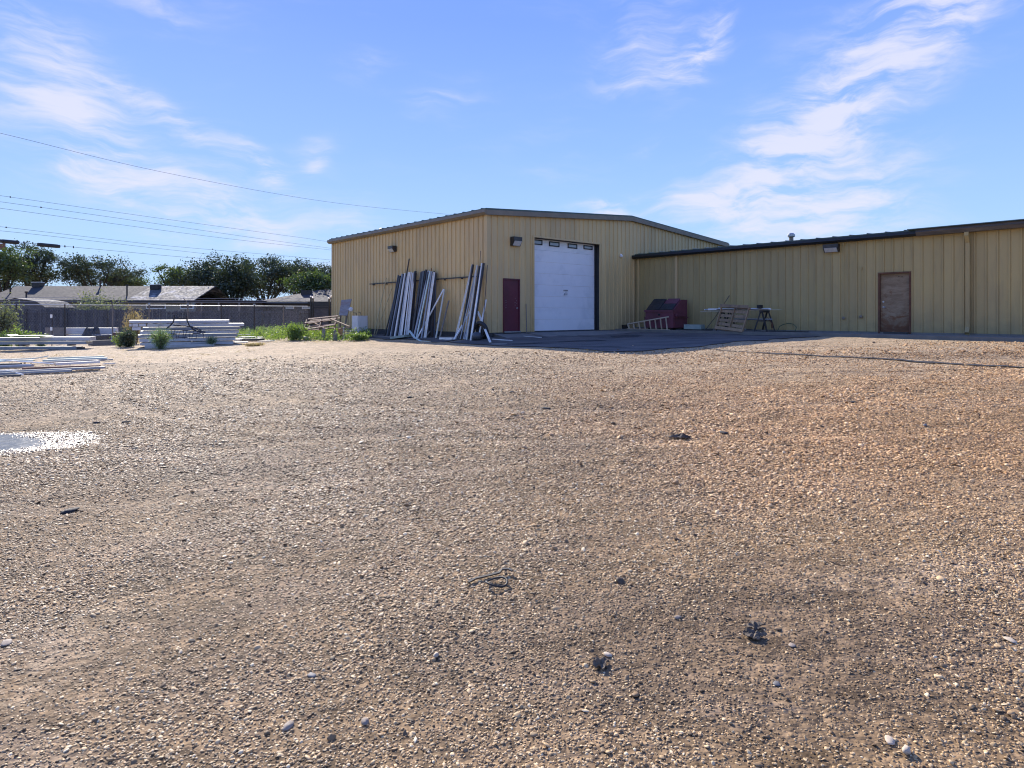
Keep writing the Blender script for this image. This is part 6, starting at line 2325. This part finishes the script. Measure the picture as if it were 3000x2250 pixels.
mb = MB(); mb.beam(wing_pt(2248, .7, 930), wing_pt(2262, .6, 948), .04, .03); mb.beam(wing_pt(2262, .6, 948), wing_pt(2262, .6, 962), .05, .05)
solo('curved_bracket', mb, M['rust'], 'rusty bent bracket hanging at the right trestle', 'bracket')

# ------------------------------------------------------------------ litter and single stones in the foreground
c = ground_at(1455, 1718)
rr = 31 / F * c.y
mb = MB()
mb.tube([c + Vector((rr * math.cos(t), rr * .95 * math.sin(t), .022 + .006 * math.sin(t * 2))) for t in np.linspace(0, 2 * math.pi * 1.02, 40)], .0052, 8)
solo('black_ring', mb, M['rubber'], 'thin black hoop of hose lying on the gravel', 'hoop')
pts = [ground_at(1372, 1714), ground_at(1392, 1703), ground_at(1440, 1692), ground_at(1470, 1683), ground_at(1488, 1681), ground_at(1506, 1690)]
mb = MB()
P = []
for i in range(len(pts) - 1):
    for k in range(4):
        P.append(pts[i].lerp(pts[i + 1], k / 4) + Vector((0, 0, .014 + (.012 if i > 2 else 0))))
for a, b in zip(P[:-1], P[1:]):
    mb.beam(a, b, .014, .006)
solo('black_strap', mb, M['rubber'], 'thin black strap lying just behind the black hoop', 'strap')


def crumple(px, py, w, h, label, seed, m='debris_black'):
    c = ground_at(px, py)
    n = 9
    vs = []
    for i in range(n):
        for j in range(n):
            u, v = i / (n - 1) - .5, j / (n - 1) - .5
            z = abs(noise.noise(Vector((u * 3.3 + seed, v * 3.3, 0)))) * h * 1.6 + noise.noise(Vector((u * 9 + seed, v * 9, 2))) * h * .25
            z *= (1 - 1.2 * (u * u + v * v))
            x = u * w * (1 + .5 * noise.noise(Vector((v * 2.5 + seed, 5, 0))))
            y = v * w * .8 * (1 + .6 * noise.noise(Vector((u * 2.5 + seed, 8, 0))))
            q = Matrix.Rotation(seed, 3, 'Z') @ Vector((x, y, 0))
            vs.append(Vector((c.x + q.x, c.y + q.y, c.z + .012 + max(z, 0))))
    vs2 = [v - Vector((0, 0, .005)) for v in vs]
    fs = [(i * n + j, (i + 1) * n + j, (i + 1) * n + j + 1, i * n + j + 1) for i in range(n - 1) for j in range(n - 1)]
    nn = n * n
    fs += [tuple(reversed([q + nn for q in f])) for f in fs]
    rim = [(i, 0) for i in range(n)] + [(n - 1, j) for j in range(1, n)] + [(i, n - 1) for i in range(n - 2, -1, -1)] + [(0, j) for j in range(n - 2, 0, -1)]
    idx = [i * n + j for i, j in rim]
    for a, b in zip(idx, idx[1:] + idx[:1]):
        fs.append((a, b, b + nn, a + nn))
    mb = MB(); mb.add(vs, []); mb.add(vs2, []); mb.f = fs; mb.mi = [0] * len(fs)
    solo('crumpled_scrap', mb, M[m], label, 'scrap')


crumple(1757, 1952, .060, .022, 'crumpled dark plastic scrap nearest the middle foreground', 1.3)
crumple(2205, 1868, .070, .022, 'larger torn dark scrap at the right foreground', 2.4)
crumple(2212, 1842, .060, .014, 'flat dark scrap just behind the larger torn one', 4.1)
crumple(1995, 1284, .16, .04, 'dark scrap on the gravel in the middle distance', 5.5)
M['stone_grey'] = material('grey_stone', (.34, .27, .205), (.25, .20, .155), .8, scale=8, bump=.002)
M['stone_cream'] = material('cream_stone', (.52, .42, .30), (.42, .34, .24), .75, scale=8, bump=.002)
M['stone_blue'] = material('blue_slate_stone', (.20, .185, .17), (.14, .13, .12), .6, scale=8, bump=.002)
for (px, py, s, mm, fl, lab) in ((1277, 1925, .020, 'stone_cream', .8, 'round white stone in the middle foreground'), (914, 1981, .026, 'stone_blue', .35, 'long blue grey stone in the left foreground'),
                                 (1985, 1812, .024, 'stone_grey', .5, 'flat grey stone behind the torn scraps'),
                                 (2320, 1892, .024, 'stone_grey', .3, 'thin grey stone right of the torn scraps'), (2606, 2172, .026, 'stone_cream', .35, 'flat cream stone at the bottom right'),
                                 (2655, 2206, .022, 'stone_cream', .9, 'round cream stone at the bottom right beside the flat one'), (1070, 2118, .026, 'stone_grey', .5, 'long grey stone at the bottom left of the middle'),
                                 (845, 2130, .03, 'stone_grey', .4, 'dull flat stone at the bottom left'), (2275, 2005, .024, 'stone_blue', .3, 'dark thin stone below the torn scraps'),
                                 (2710, 1248, .04, 'stone_blue', .6, 'dark stone alone in the right distance'), (1780, 1922, .022, 'stone_cream', .6, 'cream stone just behind the crumpled scrap'), (20, 1885, .04, 'stone_grey', .25, 'long flat stone at the left edge of the foreground'),
                                 (2960, 1878, .03, 'stone_cream', .35, 'pale long stone at the right edge')):
    rock(px, py, s * .5, M[mm], lab, int(px * 3 + py), fl, 'stone', 'stone', 'single larger stones on the gravel', lift=-.05)
for k, (px, py) in enumerate(((283, 1240), (370, 1238), (205, 1500), (2500, 1180), (2120, 1270), (1600, 1198), (1500, 1150), (1200, 1165))):
    rock(px, py, .035, M['dirt_dark'], ['dark clod at far left, left of its close neighbour', 'dark clod at far left, right of its close neighbour', 'dark clod in the left foreground below the puddle', 'dark clod at far right near the dark seam', 'dark clod right of the centre in the middle distance', 'dark clod below the maroon door in the middle distance', 'dark clod nearest the building shadow', 'dark clod in the middle, left of the shadow edge'][k], 900 + k, .4, 'dark_clod', 'clod', 'dark clods in the distance')
